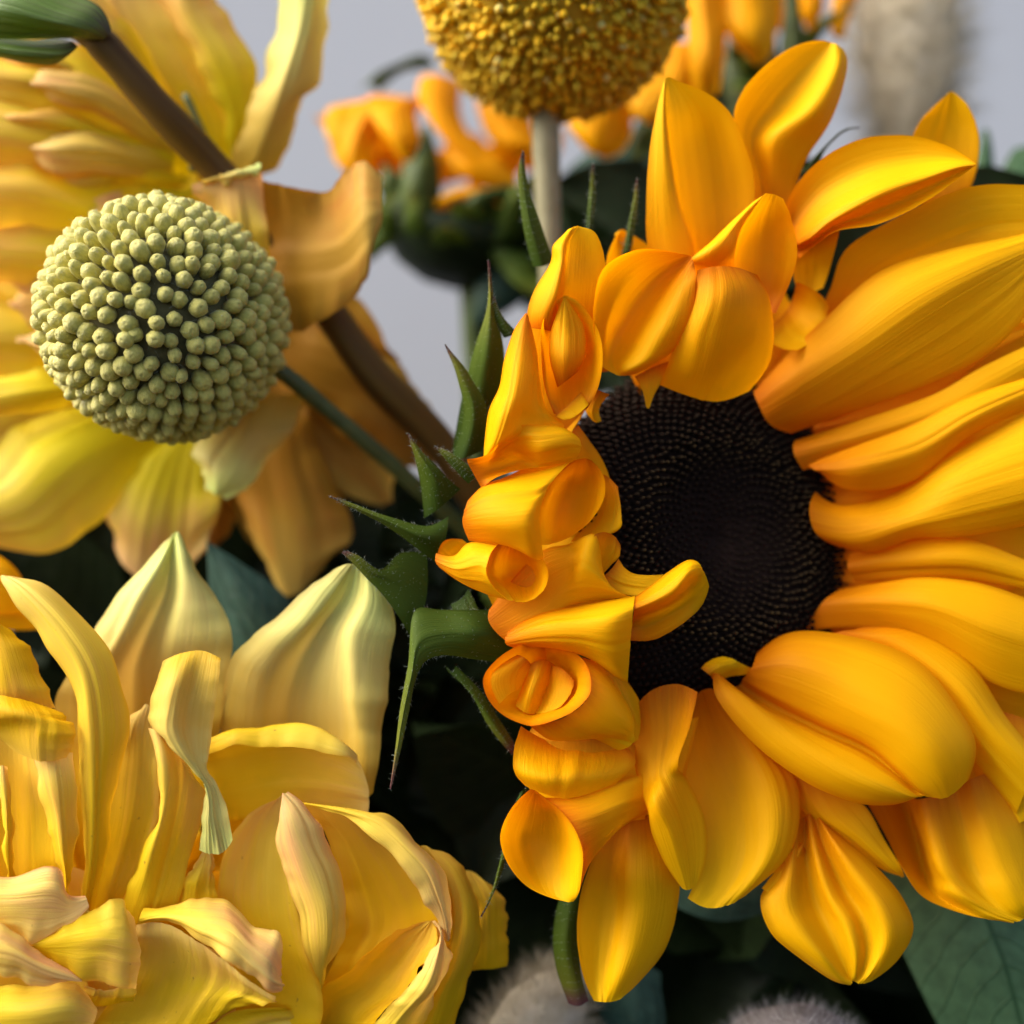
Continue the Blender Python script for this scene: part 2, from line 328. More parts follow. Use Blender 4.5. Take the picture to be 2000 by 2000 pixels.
# ------------------------------------------------------------------ the big sunflower
base = P(1180, 2300, 7)
SF = thing('sunflower', 'large orange-yellow sunflower with a dark brown disc, petals on its near side rolled inward', 'sunflower', base)
dn = D(.30, .10, .95); dc = P(1392, 1055, 2.15); RD = .0322
du = dn.cross(D(0, 1, 0)).normalized() * -1; dv = dn.cross(du).normalized()
prof = [(.0001, .0010)] + [(RD * t, .0010 + .0035 * math.sin(t * 2.6) * (1 if t < .95 else .8) - .006 * max(0, t - .8)) for t in np.linspace(.08, 1, 22)] + [(RD * 1.06, -.0015), (RD * 1.12, -.004), (RD * 1.16, -.008), (RD * 1.10, -.024)]
def dome(t): return .0010 + .0035 * math.sin(t * 2.6) - .006 * max(0, t - .8) - .022 * max(0, t - 1)
lathe('disc', dc, dn, prof, DISC, SF, n=64)
V, F, T = [], [], []
NF = 2150
for i in range(NF):
    t = math.sqrt((i + .5) / NF) * 1.21; q = i * 2.399963
    x = du * math.cos(q) + dv * math.sin(q)
    lean = (t - .55) * .5
    ax = (dn - x * lean + Vector(rng.normal(0, .07, 3))).normalized()
    o = dc + x * RD * t + dn * (dome(t) - .0004)
    open_ = math.exp(-((t - .62) / .16) ** 2)
    L = .0016 + .0014 * open_ + .0010 * t; r = .00030 + .00022 * t
    e1 = ax.cross(dv).normalized(); e2 = ax.cross(e1)
    tn = np.clip(open_ * (.35 + .65 * rng.random()) + .05 * rng.random(), 0, 1)
    k = len(V)
    for s, rr, tt in ((0, .8, 0), (.5, 1.05, .15 * tn), (.85, 1.0, .45 * tn), (1.0, .45, tn)):
        for j in range(5):
            a_ = 1.2566 * j; V.append(o + ax * L * s + (e1 * math.cos(a_) + e2 * math.sin(a_)) * r * rr); T.append(tt)
    for s in range(3):
        for j in range(5): F.append((k+s*5+j, k+s*5+(j+1) % 5, k+s*5+5+(j+1) % 5, k+s*5+5+j))
    F.append(tuple(k + 15 + j for j in range(5)))
mk('floret', V, F, FLOR, SF, col=T, kind='stuff')
# green receptacle behind the disc and the stem below it
rc = P(1150, 1110, 3.9)
lathe('receptacle', rc, -dn + D(-.5, -.15, 0), [(.0285, -.010), (.0280, -.006), (.0265, .002), (.023, .010), (.016, .017), (.008, .022), (.0055, .028)], GRN, SF, n=40, jitter=.08)
tube('stem', [(1080, 1250, 4.9), (1110, 1500, 5.6), (1160, 1850, 6.3), (1180, 2300, 7)], [.006, .0055, .0055, .006], GRN, SF)
PET = [
 # upper petals
 [[(1320,640,2.1),(1350,640,2.0),(1358,640,2.3),(1390,640,2.4),(1430,620,2.3)],[(1264,475,1.6),(1350,482,1.5),(1362,480,2.05),(1405,478,2.25),(1468,430,1.8)],[(1262,400,1.4),(1322,400,1.25),(1334,390,1.75),(1395,372,2.1),(1473,350,1.6)],[(1270,285,1.2),(1302,290,1.05),(1311,285,1.45),(1375,270,1.8),(1450,268,1.4)],[(1284,205,1.1),(1296,212,1.03),(1302,210,1.22),(1345,205,1.42),(1412,204,1.3)],[(1297,158,1.2),(1300,152,1.2),(1303,151,1.2),(1306,150,1.2),(1322,156,1.2)]],
 [[(1470,420,2.5),(1490,430,2.6),(1515,440,2.6),(1540,440,2.5)],[(1462,330,2.2),(1487,350,2.5),(1508,335,2.3),(1553,370,2.4)],[(1434,225,2.0),(1472,270,2.4),(1515,270,1.9),(1576,310,2.2)],[(1458,168,1.8),(1520,205,2.25),(1585,218,1.6),(1620,238,2.1)],[(1515,112,1.8),(1565,150,2.15),(1618,170,1.6),(1648,168,2.0)],[(1571,84,1.9),(1605,105,2.05),(1637,122,1.7),(1655,118,2.0)],[(1612,79,1.95),(1624,83,1.95),(1634,86,1.9),(1645,95,1.95)]],
 [[(1800,400,2.8),(1840,400,2.7),(1880,400,2.8)],[(1775,300,2.5),(1840,310,2.65),(1908,330,2.5)],[(1795,240,2.3),(1852,240,2.45),(1911,258,2.3)],[(1825,207,2.2),(1856,203,2.3),(1890,205,2.2)],[(1853,180,2.2),(1858,178,2.2),(1864,181,2.2)]],
 [[(1535,420,1.7),(1542,450,1.9),(1550,480,1.6),(1555,492,1.8),(1560,505,1.6)],[(1540,385,1.6),(1560,425,1.75),(1582,465,1.1),(1588,472,1.5),(1592,478,1.2)],[(1593,319,1.4),(1605,375,1.55),(1622,432,.85),(1630,442,1.3),(1632,451,.9)],[(1676,273,1.2),(1690,330,1.3),(1710,383,.55),(1716,412,1.15),(1717,436,.75)],[(1780,265,1.0),(1795,310,1.05),(1800,350,.55),(1805,372,.95),(1805,395,.7)],[(1862,290,.8),(1868,310,.85),(1872,325,.6),(1876,335,.8),(1879,344,.7)],[(1903,318,.7),(1905,320,.7),(1906,321,.7),(1906,322,.7),(1905,324,.7)]],
 [[(1590,640,2.3),(1620,650,2.4),(1650,660,2.4)],[(1622,560,2.1),(1660,590,2.2),(1700,620,2.2)],[(1650,490,1.8),(1690,530,2.0),(1750,560,2.0)],[(1745,428,1.5),(1785,480,1.65),(1840,520,1.7)],[(1896,365,1.2),(1920,430,1.35),(1945,480,1.4)],[(2020,362,1.1),(2035,420,1.2),(2045,470,1.3)]],
 [[(1472,765,2.2),(1482,790,2.0),(1500,825,2.0),(1545,846,2.3)],[(1530,700,1.9),(1560,738,1.45),(1612,780,1.55),(1660,805,1.9)],[(1612,620,1.6),(1675,665,1.05),(1735,705,1.15),(1800,757,1.5)],[(1720,530,1.3),(1785,585,.75),(1855,630,.9),(1930,692,1.2)],[(1850,487,1.0),(1900,525,.65),(1950,565,.8),(1997,625,1.0)],[(2010,452,.9),(2020,475,.75),(2030,505,.8),(2040,535,.9)]],
 [[(1500,640,1.7),(1540,600,2.3),(1556,550,1.8)],[(1512,675,1.4),(1570,632,2.1),(1602,575,1.8)],[(1555,685,1.45),(1590,660,1.7),(1620,600,2.0)]],
 [[(1552,860,2.3),(1550,885,2.0),(1568,918,2.1)],[(1680,820,1.8),(1690,850,1.55),(1690,885,2.0)],[(1820,770,1.4),(1840,800,1.2),(1850,842,1.6)],[(1925,712,1.1),(1960,740,1.0),(1985,790,1.3)],[(2035,660,1.0),(2050,690,.9),(2060,740,1.1)]],
 [[(1575,905,2.1),(1590,918,1.85),(1605,926,1.95)],[(1680,862,1.7),(1675,912,1.25),(1660,957,1.7)],[(1780,828,1.35),(1790,880,1.05),(1780,940,1.5)],[(1885,775,1.1),(1895,820,.85),(1895,852,1.2)],[(2020,730,1.0),(2020,760,.85),(2020,792,1.1)]],
 [[(1592,960,2.1),(1580,995,1.75),(1592,1040,1.75),(1632,1066,2.0)],[(1640,985,2.2),(1648,1010,1.7),(1665,1052,1.55),(1705,1079,1.8)],[(1750,960,1.85),(1760,992,1.4),(1775,1022,1.15),(1782,1052,1.5)],[(1850,890,1.4),(1865,940,.9),(1870,1000,.85),(1875,1049,1.2)],[(2030,800,1.0),(2040,880,.6),(2040,960,.55),(2040,1015,1.0)]],
 [[(1662,1080,2.4),(1655,1105,2.15),(1672,1137,2.3)],[(1760,1058,1.9),(1770,1090,1.6),(1780,1130,1.8)],[(1880,1050,1.5),(1885,1085,1.15),(1890,1130,1.5)],[(2020,1100,1.2),(2020,1125,1.05),(2020,1152,1.2)]],
 [[(1640,1150,2.3),(1605,1178,2.0),(1572,1232,2.2)],[(1720,1138,1.85),(1708,1175,1.5),(1705,1228,1.8)],[(1810,1128,1.4),(1820,1180,.95),(1820,1258,1.4)],[(1920,1140,1.1),(1930,1220,.65),(1940,1335,1.1)],[(2030,1180,1.0),(2040,1260,.65),(2040,1358,1.0)]],
 # lower right
 [[(1600,1245,1.7),(1650,1232,1.55),(1690,1225,1.55)],[(1700,1290,1.5),(1750,1250,1.1),(1782,1232,1.4)],[(1830,1400,1.2),(1870,1335,.65),(1890,1293,1.1)],[(1905,1490,1.0),(1945,1430,.55),(1967,1400,.9)],[(1985,1590,.9),(2020,1500,.55),(2035,1480,.8)]],
 [[(1394,1312,.9),(1410,1320,.85),(1435,1340,1.3),(1446,1335,1.55),(1452,1325,1.4),(1468,1305,1.2),(1478,1274,1.5)],[(1398,1358,.5),(1442,1352,.45),(1495,1385,1.0),(1505,1375,1.35),(1512,1360,1.0),(1545,1295,.7),(1542,1236,1.4)],[(1470,1450,.3),(1535,1432,.15),(1590,1432,.6),(1603,1424,1.0),(1612,1410,.6),(1655,1340,.25),(1665,1244,1.0)],[(1580,1532,.2),(1625,1495,-.05),(1682,1478,.35),(1695,1466,.75),(1704,1452,.3),(1750,1400,-.05),(1790,1288,.7)],[(1680,1568,.2),(1705,1535,-.05),(1740,1522,.2),(1752,1512,.55),(1762,1500,.15),(1815,1460,-.15),(1868,1375,.4)],[(1748,1570,.3),(1765,1557,.15),(1783,1554,.25),(1791,1547,.5),(1799,1540,.2),(1840,1510,-.05),(1908,1455,.3)],[(1793,1557,.35),(1797,1556,.35),(1800,1556,.4),(1803,1555,.45),(1808,1556,.35),(1845,1558,.2),(1893,1524,.3)]],
 [[(1369,1305,.9),(1385,1318,.85),(1393,1328,1.0)],[(1387,1289,1.1),(1402,1302,.85),(1430,1322,1.2)],[(1412,1282,1.2),(1440,1292,1.1),(1478,1312,1.6)]],
 [[(1690,1560,1.5),(1760,1550,2.2),(1800,1560,1.0),(1860,1540,1.2),(1900,1520,.95),(1960,1500,1.2)],[(1735,1640,1.3),(1790,1640,2.3),(1818,1630,.8),(1880,1620,1.05),(1925,1610,.75),(2000,1600,1.0)],[(1762,1695,1.0),(1805,1700,2.0),(1840,1700,.6),(1900,1700,.9),(1950,1690,.6),(2030,1680,.9)],[(1800,1752,.8),(1830,1750,1.2),(1862,1740,.5),(1915,1740,.75),(1970,1735,.5),(2035,1730,.8)],[(1880,1786,.6),(1900,1787,.65),(1925,1783,.5),(1955,1780,.6),(1990,1775,.5),(2035,1765,.6)],[(1960,1798,.6),(1968,1800,.6),(1978,1801,.6),(1990,1798,.6),(2005,1792,.6),(2035,1782,.6)]],
 [[(1880,1400,1.5),(1950,1390,1.3),(2030,1420,1.4)],[(1900,1500,1.3),(1970,1490,1.0),(2050,1500,1.2)],[(1950,1620,1.1),(2010,1600,.9),(2060,1580,1.1)]],
 [[(1540,1520,1.5),(1580,1520,1.35),(1640,1545,1.4)],[(1560,1575,1.5),(1620,1590,1.2),(1690,1575,1.3)],[(1640,1640,1.4),(1680,1640,1.1),(1726,1637,1.2)],[(1725,1700,1.3),(1745,1697,1.1),(1759,1692,1.1)],[(1760,1712,1.2),(1763,1713,1.2),(1766,1712,1.2)]],
 [[(1555,1610,1.4),(1562,1600,1.3),(1572,1595,1.5),(1580,1590,1.4),(1588,1588,1.5),(1596,1590,1.4),(1605,1598,1.4)],[(1514,1712,1.0),(1545,1695,.8),(1575,1680,1.2),(1595,1670,.95),(1612,1660,1.2),(1630,1648,.85),(1645,1635,1.2)],[(1486,1755,.8),(1537,1765,.5),(1595,1765,1.0),(1622,1750,.65),(1648,1735,1.0),(1672,1712,.55),(1702,1684,1.0)],[(1505,1820,.6),(1560,1815,.3),(1622,1820,.75),(1655,1805,.42),(1682,1790,.75),(1715,1775,.35),(1763,1752,.9)],[(1570,1876,.5),(1602,1868,.22),(1645,1876,.62),(1672,1866,.35),(1694,1850,.62),(1730,1835,.28),(1784,1812,.8)],[(1630,1915,.5),(1642,1912,.38),(1660,1912,.58),(1668,1910,.45),(1680,1905,.55),(1705,1895,.35),(1756,1872,.6)],[(1655,1922,.5),(1660,1922,.5),(1665,1915,.55),(1667,1914,.55),(1671,1918,.52),(1680,1921,.5),(1702,1916,.5)]],
 [[(1560,1640,1.3),(1568,1650,1.1),(1575,1662,1.3)],[(1525,1690,1.1),(1540,1695,.9),(1552,1700,1.1)],[(1488,1735,.9),(1500,1742,.75),(1520,1745,.9)]],
 [[(1350,1370,1.3),(1370,1350,1.2),(1385,1345,1.3),(1400,1350,1.4)],[(1330,1500,1.1),(1390,1450,1.4),(1450,1430,1.3),(1490,1470,1.5)],[(1360,1600,1.0),(1430,1560,1.2),(1500,1530,.9),(1553,1518,1.3)],[(1370,1680,.8),(1440,1650,1.0),(1510,1620,.65),(1564,1600,1.1)],[(1352,1735,.7),(1430,1715,.8),(1490,1690,.55),(1543,1668,.9)],[(1343,1754,.6),(1380,1773,.6),(1420,1768,.6),(1472,1735,.7)]],
 [[(1228,1400,1.0),(1270,1350,.85),(1320,1336,.75),(1363,1352,.4)],[(1238,1480,.8),(1280,1440,.6),(1315,1425,.55),(1348,1420,.2)],[(1253,1550,.6),(1278,1520,.4),(1300,1505,.35),(1324,1495,.15)],[(1264,1585,.2),(1279,1562,.0),(1305,1538,.2),(1345,1527,.6)],[(1272,1625,.2),(1310,1620,.1),(1335,1605,.35),(1378,1605,.7)],[(1297,1683,.3),(1330,1680,.25),(1352,1675,.4),(1379,1680,.6)],[(1332,1735,.4),(1342,1738,.4),(1350,1737,.4),(1362,1726,.5)]],
 [[(1200,1600,.9),(1220,1600,.8),(1240,1590,.9),(1290,1590,.9)],[(1150,1695,.6),(1195,1695,.75),(1235,1695,.35),(1325,1690,.8)],[(1129,1770,.5),(1190,1780,.75),(1242,1770,.35),(1325,1760,.8)],[(1127,1840,.4),(1180,1850,.65),(1231,1840,.3),(1302,1850,.7)],[(1141,1915,.4),(1170,1915,.55),(1209,1910,.25),(1256,1910,.6)],[(1160,1955,.4),(1175,1957,.4),(1190,1957,.4),(1212,1952,.4)]],
 # lower left, rolled
 [[(1036,1541,.1),(1045,1544,.1),(1055,1550,.0),(1066,1560,-.1)],[(999,1580,0),(1040,1590,.55),(1080,1592,.45),(1113,1603,-.35)],[(978,1632,-.1),(1030,1640,.7),(1085,1645,.6),(1137,1655,-.45)],[(991,1685,-.1),(1040,1695,.5),(1090,1700,.35),(1138,1705,-.35)],[(1028,1730,0),(1060,1742,.1),(1095,1752,.05),(1130,1745,-.2)],[(1082,1755,-.05),(1095,1759,-.05),(1108,1762,-.05),(1120,1762,-.05)]],
 [[(1064,1558,.0),(1113,1603,-.33),(1137,1655,-.43),(1131,1745,-.2)],[(1130,1555,.1),(1160,1590,-.15),(1165,1640,-.1),(1152,1690,.1)],[(1200,1530,.4),(1215,1570,.15),(1205,1610,.15),(1185,1645,.3)],[(1255,1512,.65),(1258,1556,.6),(1252,1586,.6),(1222,1610,.65)],[(1300,1500,1.1),(1305,1540,1.05),(1300,1565,1.05),(1275,1590,1.0)]],
 [[(1018,1418,.3),(1080,1450,.6),(1150,1455,.7),(1228,1462,.6)],[(1003,1465,0),(1070,1480,.15),(1140,1485,.25),(1242,1490,.5)],[(1004,1505,-.1),(1070,1520,-.25),(1140,1520,-.05),(1215,1520,.4)],[(1026,1535,.1),(1075,1554,.0),(1120,1561,.1),(1178,1545,.4)]],
 [[(1136,1284,-.1),(1153,1322,-.45),(1149,1362,-.55),(1102,1402,-.5),(1034,1417,-.3)],[(1170,1298,.2),(1188,1350,-.35),(1178,1405,-.45),(1140,1438,-.25),(1085,1447,0)],[(1202,1338,.4),(1225,1385,-.05),(1228,1428,-.15),(1192,1443,.0),(1125,1433,.2)],[(1223,1371,.5),(1237,1400,.2),(1241,1440,.1),(1235,1454,.1),(1208,1465,.3)]],
 [[(1064,1262,.15),(1028,1257,.0),(974,1285,-.25),(944,1328,-.35),(965,1382,-.4),(1032,1416,-.5),(1105,1397,-.5),(1150,1358,-.45),(1153,1322,-.35),(1136,1286,-.15),(1098,1264,0),(1035,1262,.2)],[(1068,1290,.5),(1035,1280,.3),(995,1300,.15),(970,1332,.1),(985,1372,.05),(1036,1396,.0),(1095,1380,0),(1128,1350,.0),(1130,1320,.1),(1118,1298,.3),(1090,1280,.4),(1045,1285,.55)],[(1070,1315,1.2),(1055,1312,1.1),(1040,1320,1),(1030,1335,1),(1035,1355,1),(1055,1368,1),(1080,1365,1),(1095,1350,1),(1096,1335,1),(1090,1322,1.1),(1080,1315,1.2),(1060,1318,1.3)],[(1062,1342,1.2)]*12],
 [[(1008,1278,.1),(1025,1285,.0),(1036,1297,.2)],[(958,1325,-.3),(995,1318,-.15),(1028,1322,.15)],[(975,1375,-.3),(1000,1352,-.1),(1012,1348,.1)]],
 [[(1036,1296,.15),(1062,1288,.3),(1090,1305,.55)],[(1018,1345,.25),(1042,1340,-.02),(1070,1348,.5)],[(1006,1378,.1),(1030,1394,.03),(1055,1392,.3)]],
 [[(1072,1298,.5),(1100,1308,.15),(1122,1330,.1)],[(1052,1345,.6),(1086,1345,.2),(1116,1352,.05)],[(1040,1394,.2),(1065,1392,.05),(1096,1380,.0)]],
 # star-shaped trumpet reaching over the disc
 [[(995,1230,.2),(987,1245,.1),(988,1258,.1),(1005,1265,.2)],[(1057,1198,.2),(1055,1225,-.3),(1060,1250,-.3),(1075,1266,0)],[(1130,1184,.2),(1130,1215,-.5),(1135,1250,-.5),(1150,1285,0)],[(1190,1173,.1),(1195,1205,-.65),(1200,1260,-.55),(1212,1328,0)],[(1240,1163,.1),(1237,1188,-.45),(1233,1240,-.35),(1226,1333,0)]],
 [[(1236,1168,.0),(1238,1190,-.4),(1234,1222,.3),(1231,1251,.2)],[(1264,1149,.1),(1264,1180,-.4),(1266,1217,.5),(1276,1249,.3)],[(1305,1117,.1),(1312,1155,-.45),(1320,1187,.4),(1326,1223,.3)],[(1345,1093,.1),(1346,1120,-.35),(1357,1152,.2),(1370,1184,.3)],[(1363,1097,.1),(1370,1108,0),(1379,1125,.1),(1385,1145,.2)]],
 [[(955,1190,.5),(955,1215,.4),(985,1250,.4)],[(1060,1075,.4),(1060,1140,.3),(1050,1240,.2)],[(1110,1063,.3),(1110,1110,.2),(1100,1188,.3)],[(1161,1044,.1),(1140,1102,-.15),(1150,1175,.3)],[(1175,1120,.3),(1200,1150,.1),(1240,1168,.2)]],
 [[(1161,1044,.1),(1180,1039,.2),(1200,1047,.3),(1212,1065,.4)],[(1155,1075,-.05),(1175,1080,.35),(1195,1086,.4),(1209,1088,.4)],[(1140,1105,-.1),(1160,1117,.45),(1175,1114,.5),(1192,1105,.5)],[(1150,1137,.1),(1158,1136,.3),(1165,1132,.4),(1174,1125,.4)]],
 [[(1160,1140,.35),(1195,1110,.4),(1208,1090,.4)],[(1215,1160,.3),(1222,1130,.35),(1231,1117,.35)],[(1260,1165,.25),(1280,1140,.3),(1296,1122,.3)]],
 # small trumpet at the left edge
 [[(852,1080,.2),(850,1090,.15),(851,1099,.15),(858,1108,.2)],[(888,1084,.1),(890,1100,-.15),(895,1118,-.15),(904,1141,.1)],[(916,1060,.1),(930,1090,-.45),(935,1120,-.45),(942,1157,0)],[(974,1062,.0),(955,1088,-.55),(950,1122,-.55),(991,1172,-.15)]],
 [[(974,1062,0),(990,1060,.1),(1015,1064,.05),(1040,1075,-.05)],[(955,1088,-.5),(985,1090,.4),(1025,1095,.4),(1064,1100,-.25)],[(950,1122,-.5),(985,1125,.55),(1030,1125,.55),(1070,1125,-.3)],[(968,1152,-.35),(1000,1150,.2),(1035,1155,.2),(1064,1150,-.3)],[(991,1172,-.2),(1010,1176,-.15),(1030,1175,-.15),(1046,1168,-.15)]],
 [[(853,1086,.4),(868,1056,.4),(902,1053,.5)],[(870,1095,.5),(890,1085,.6),(916,1063,.5)]],
 # large trumpet with an open mouth
 [[(914,977,.0),(907,998,-.1),(903,1020,.0),(916,1057,.1)],[(949,946,.2),(945,985,-.4),(950,1020,-.5),(970,1063,-.2)],[(1000,931,.2),(1000,975,-.55),(1005,1020,-.75),(1010,1074,-.35)],[(1060,919,.2),(1045,965,-.45),(1035,1010,-.75),(1045,1092,-.35)],[(1113,903,.2),(1074,948,-.15),(1055,1000,-.35),(1062,1090,-.15)]],
 [[(1113,904,.2),(1130,897,.3),(1147,896,.4),(1157,900,.4)],[(1074,948,.3),(1110,945,.85),(1150,940,.75),(1179,930,.3)],[(1054,1000,.3),(1090,1000,.95),(1140,985,.85),(1179,975,.3)],[(1053,1040,.1),(1085,1045,.65),(1130,1030,.65),(1156,1014,.3)],[(1058,1064,.0),(1075,1063,.2),(1095,1057,.2),(1117,1048,.2)]],
 [[(1175,925,.7),(1190,933,.7),(1207,951,.6)],[(1172,980,.9),(1195,990,.65),(1214,1006,.5)],[(1150,1020,.9),(1180,1032,.65),(1214,1028,.5)],[(1115,1057,.6),(1150,1054,.6),(1201,1040,.6)]],
 [[(912,897,.1),(914,905,.1),(925,925,.1),(941,955,.2)],[(955,885,-.2),(960,905,.3),(965,920,.35),(972,932,.0)],[(1008,834,-.2),(1010,870,.1),(1015,902,.45),(1025,916,.2)],[(1050,830,-.1),(1060,870,-.25),(1060,900,.1),(1060,913,.3)],[(1095,834,0),(1112,860,-.15),(1112,885,0),(1105,903,.2)],[(1125,850,.2),(1134,865,.1),(1134,880,.1),(1122,899,.2)]],
 # upright left petals
 [[(1026,612,0),(1028,612,0),(1031,616,0),(1034,630,0)],[(1003,645,.1),(1020,650,-.2),(1035,655,-.1),(1050,690,.3)],[(985,700,.2),(1010,710,-.35),(1040,715,-.2),(1056,740,.3)],[(976,755,.2),(1000,770,-.45),(1030,780,-.3),(1070,800,.3)],[(955,800,.2),(985,815,-.45),(1020,815,-.2),(1102,833,.3)],[(946,860,.3),(965,870,-.2),(1000,850,-.2),(1062,848,.3)],[(944,895,.3),(955,888,.1),(975,875,.1),(1000,865,.3)]],
 [[(1082,808,.3),(1107,815,.15),(1125,810,.2),(1147,798,.4)],[(1062,750,.2),(1100,760,.7),(1135,750,.6),(1169,756,.2)],[(1058,690,.1),(1095,690,.9),(1140,690,.8),(1177,695,.1)],[(1060,630,.1),(1085,640,.6),(1125,640,.6),(1166,640,.2)],[(1085,590,.1),(1098,585,.1),(1112,585,.1),(1132,592,.2)],[(1101,578,.1),(1103,577,.1),(1105,577,.1),(1108,579,.1)]],
 [[(1090,756,.35),(1105,745,.2),(1128,728,.35)],[(1074,700,.2),(1102,702,.0),(1144,690,.35)],[(1075,650,.2),(1105,650,.05),(1141,640,.3)],[(1090,605,.1),(1103,600,.02),(1122,605,.2)],[(1102,580,.05),(1103,579,.05),(1104,580,.05)]],
 [[(1085,812,.0),(1100,800,.15),(1135,765,.4)],[(1100,820,.0),(1120,815,.05),(1150,790,.3)]],
 [[(1028,640,.6),(1070,645,.3),(1110,650,.7),(1172,650,.8)],[(1030,610,.5),(1068,620,.1),(1105,600,.5),(1174,610,.7)],[(1044,567,.4),(1083,575,-.1),(1108,555,.35),(1180,555,.6)],[(1076,510,.3),(1097,512,-.1),(1110,500,.35),(1182,515,.5)],[(1080,480,.15),(1099,478,-.05),(1113,468,.3),(1174,477,.4)],[(1098,460,.25),(1110,452,.2),(1125,446,.3),(1160,452,.35)],[(1110,448,.3),(1121,443,.3),(1132,442,.33),(1145,446,.35)]],
 # front petals over the top of the disc
 [[(1340,498,.3),(1347,499,.3),(1352,506,.3),(1356,520,.3)],[(1243,487,.0),(1290,540,.7),(1322,570,.15),(1359,545,.1)],[(1178,525,-.2),(1240,600,.9),(1288,645,.15),(1350,618,.2)],[(1160,590,0),(1205,665,1.0),(1262,695,.3),(1317,684,.5)],[(1160,650,.3),(1190,705,.85),(1228,722,.4),(1256,724,.6)],[(1172,712,.6),(1190,726,.6),(1210,734,.6),(1236,732,.7)]],
 [[(1362,528,.1),(1400,520,.15),(1440,523,.3),(1479,537,.35)],[(1350,590,.2),(1400,580,-.15),(1460,570,.15),(1504,586,.7)],[(1322,660,.4),(1375,655,.05),(1450,650,.3),(1511,650,1.0)],[(1303,715,.7),(1360,725,.5),(1430,725,.75),(1502,710,1.2)],[(1289,752,1.1),(1345,774,1.1),(1400,784,1.2),(1462,765,1.4)]],
 [[(1372,548,1.0),(1400,532,.6),(1430,532,.9),(1460,570,1.4),(1490,600,1.45),(1515,612,1.3)],[(1346,513,.5),(1395,490,.2),(1433,482,.4),(1440,505,1.1),(1500,520,1.4),(1557,500,.9)],[(1390,470,.5),(1425,450,.3),(1447,440,.45),(1455,455,1.0),(1500,440,1.2),(1546,430,.9)],[(1470,395,.6),(1485,385,.6),(1495,378,.6),(1500,378,.65),(1512,380,.65),(1529,388,.65)]],
 [[(1240,735,1.0),(1280,715,1.0),(1310,705,1.0)],[(1255,765,1.0),(1275,757,.95),(1290,748,1.0)],[(1262,795,1.0),(1266,798,1.0),(1272,785,1.0)]],
 [[(1165,760,.9),(1175,765,.8),(1190,770,.9)],[(1143,800,1.0),(1158,805,.9),(1170,800,1.0)],[(1158,822,1.0),(1165,825,1.0),(1175,822,1.0)]],
]
PET += [
 [[(1545,500,1.9),(1575,480,1.7),(1640,446,1.4)],[(1550,540,2.0),(1575,532,2.15),(1628,500,1.8)],[(1560,580,2.1),(1580,575,2.25),(1608,562,2.1)]],
 [[(960,930,1.2),(1020,908,1.0),(1115,850,1.1)],[(990,710,1.0),(1060,720,.9),(1160,740,1.2)],[(1035,630,.8),(1080,620,.8),(1165,640,1.1)]],
 [[(940,950,.9),(1020,915,.7),(1110,850,.8),(1128,830,1.0)],[(935,1010,.8),(1040,990,1.1),(1150,930,1.1),(1190,930,1)],[(940,1070,.8),(1050,1085,.9),(1140,1060,.8),(1195,1045,.9)]],
 [[(940,1130,.6),(1050,1100,.75),(1150,1075,.6)],[(965,1190,.7),(1060,1200,.5),(1195,1155,.5)],[(1000,1255,.7),(1080,1270,.5),(1210,1220,.6)]],
 [[(1050,1405,.7),(1130,1430,.5),(1235,1440,.8)],[(1010,1490,.6),(1120,1520,.4),(1255,1520,.8)],[(1050,1560,.6),(1150,1600,.35),(1260,1600,.8)]],
 [[(1150,1280,.9),(1190,1298,.9),(1218,1320,1.0)],[(1180,1350,.7),(1222,1362,.7),(1250,1370,1)],[(1230,1455,.8),(1245,1445,.8),(1262,1420,1)]],
 [[(1215,1650,1.15),(1260,1655,1.0),(1310,1640,1.15)],[(1220,1540,1.0),(1270,1540,.9),(1335,1530,1.1)],[(1225,1420,1.1),(1280,1420,1.0),(1365,1400,1.2)]],
 [[(1095,795,1.3),(1130,800,1.2),(1175,760,1.3)],[(1060,860,1.2),(1110,850,1.0),(1130,815,1.2)]],
 [[(1150,730,1.2),(1220,720,1.2),(1300,700,1.3)],[(1150,600,.9),(1250,620,1.1),(1340,600,1.0)]],
]
for ye, yb in [(600, 800), (700, 880), (830, 950), (930, 1010), (1080, 1080), (1180, 1130), (1400, 1250), (1500, 1300)]:
    ym = (ye + yb) / 2
    PET.append([[(1590, yb - 40, 2.7), (1590, yb, 2.8), (1590, yb + 40, 2.7)], [(1800, ym - 85, 2.15), (1800, ym, 2.35), (1800, ym + 85, 2.15)], [(1960, ye - 75, 1.9), (1960, ye, 2.1), (1960, ye + 75, 1.9)], [(2120, ye - 10, 1.9), (2120, ye, 1.9), (2120, ye + 10, 1.9)]])
for k, rows in enumerate(PET):
    big = k < 22
    sheet('petal', rows, SUNP, SF, rip=.00008 if big else .00004, nrip=5, wob=.00025 if big else .00012, edge=.0001)
# a second whorl behind, filling the far side of the head
for k in range(26):
    q = math.radians(-96 + k * 8 + random.uniform(-3, 3))
    x = du * math.cos(q) + dv * math.sin(q); y = dn.cross(x)
    L = random.uniform(.028, .040); wd = random.uniform(.0085, .0105)
    o = dc - dn * (.005 if k % 2 else .007)
    rows = []
    for t, ww in ((0, .45), (.3, .9), (.6, 1), (.85, .62), (1, .03)):
        c = o + x * (RD * .93 + L * t) + dn * (.013 * t - .010 * t * t)
        rows.append([c - y * wd * ww + dn * .002, c - dn * .0012, c + y * wd * ww + dn * .002])
    sheet('petal', rows, SUNP, SF, world=True, rip=.0002)
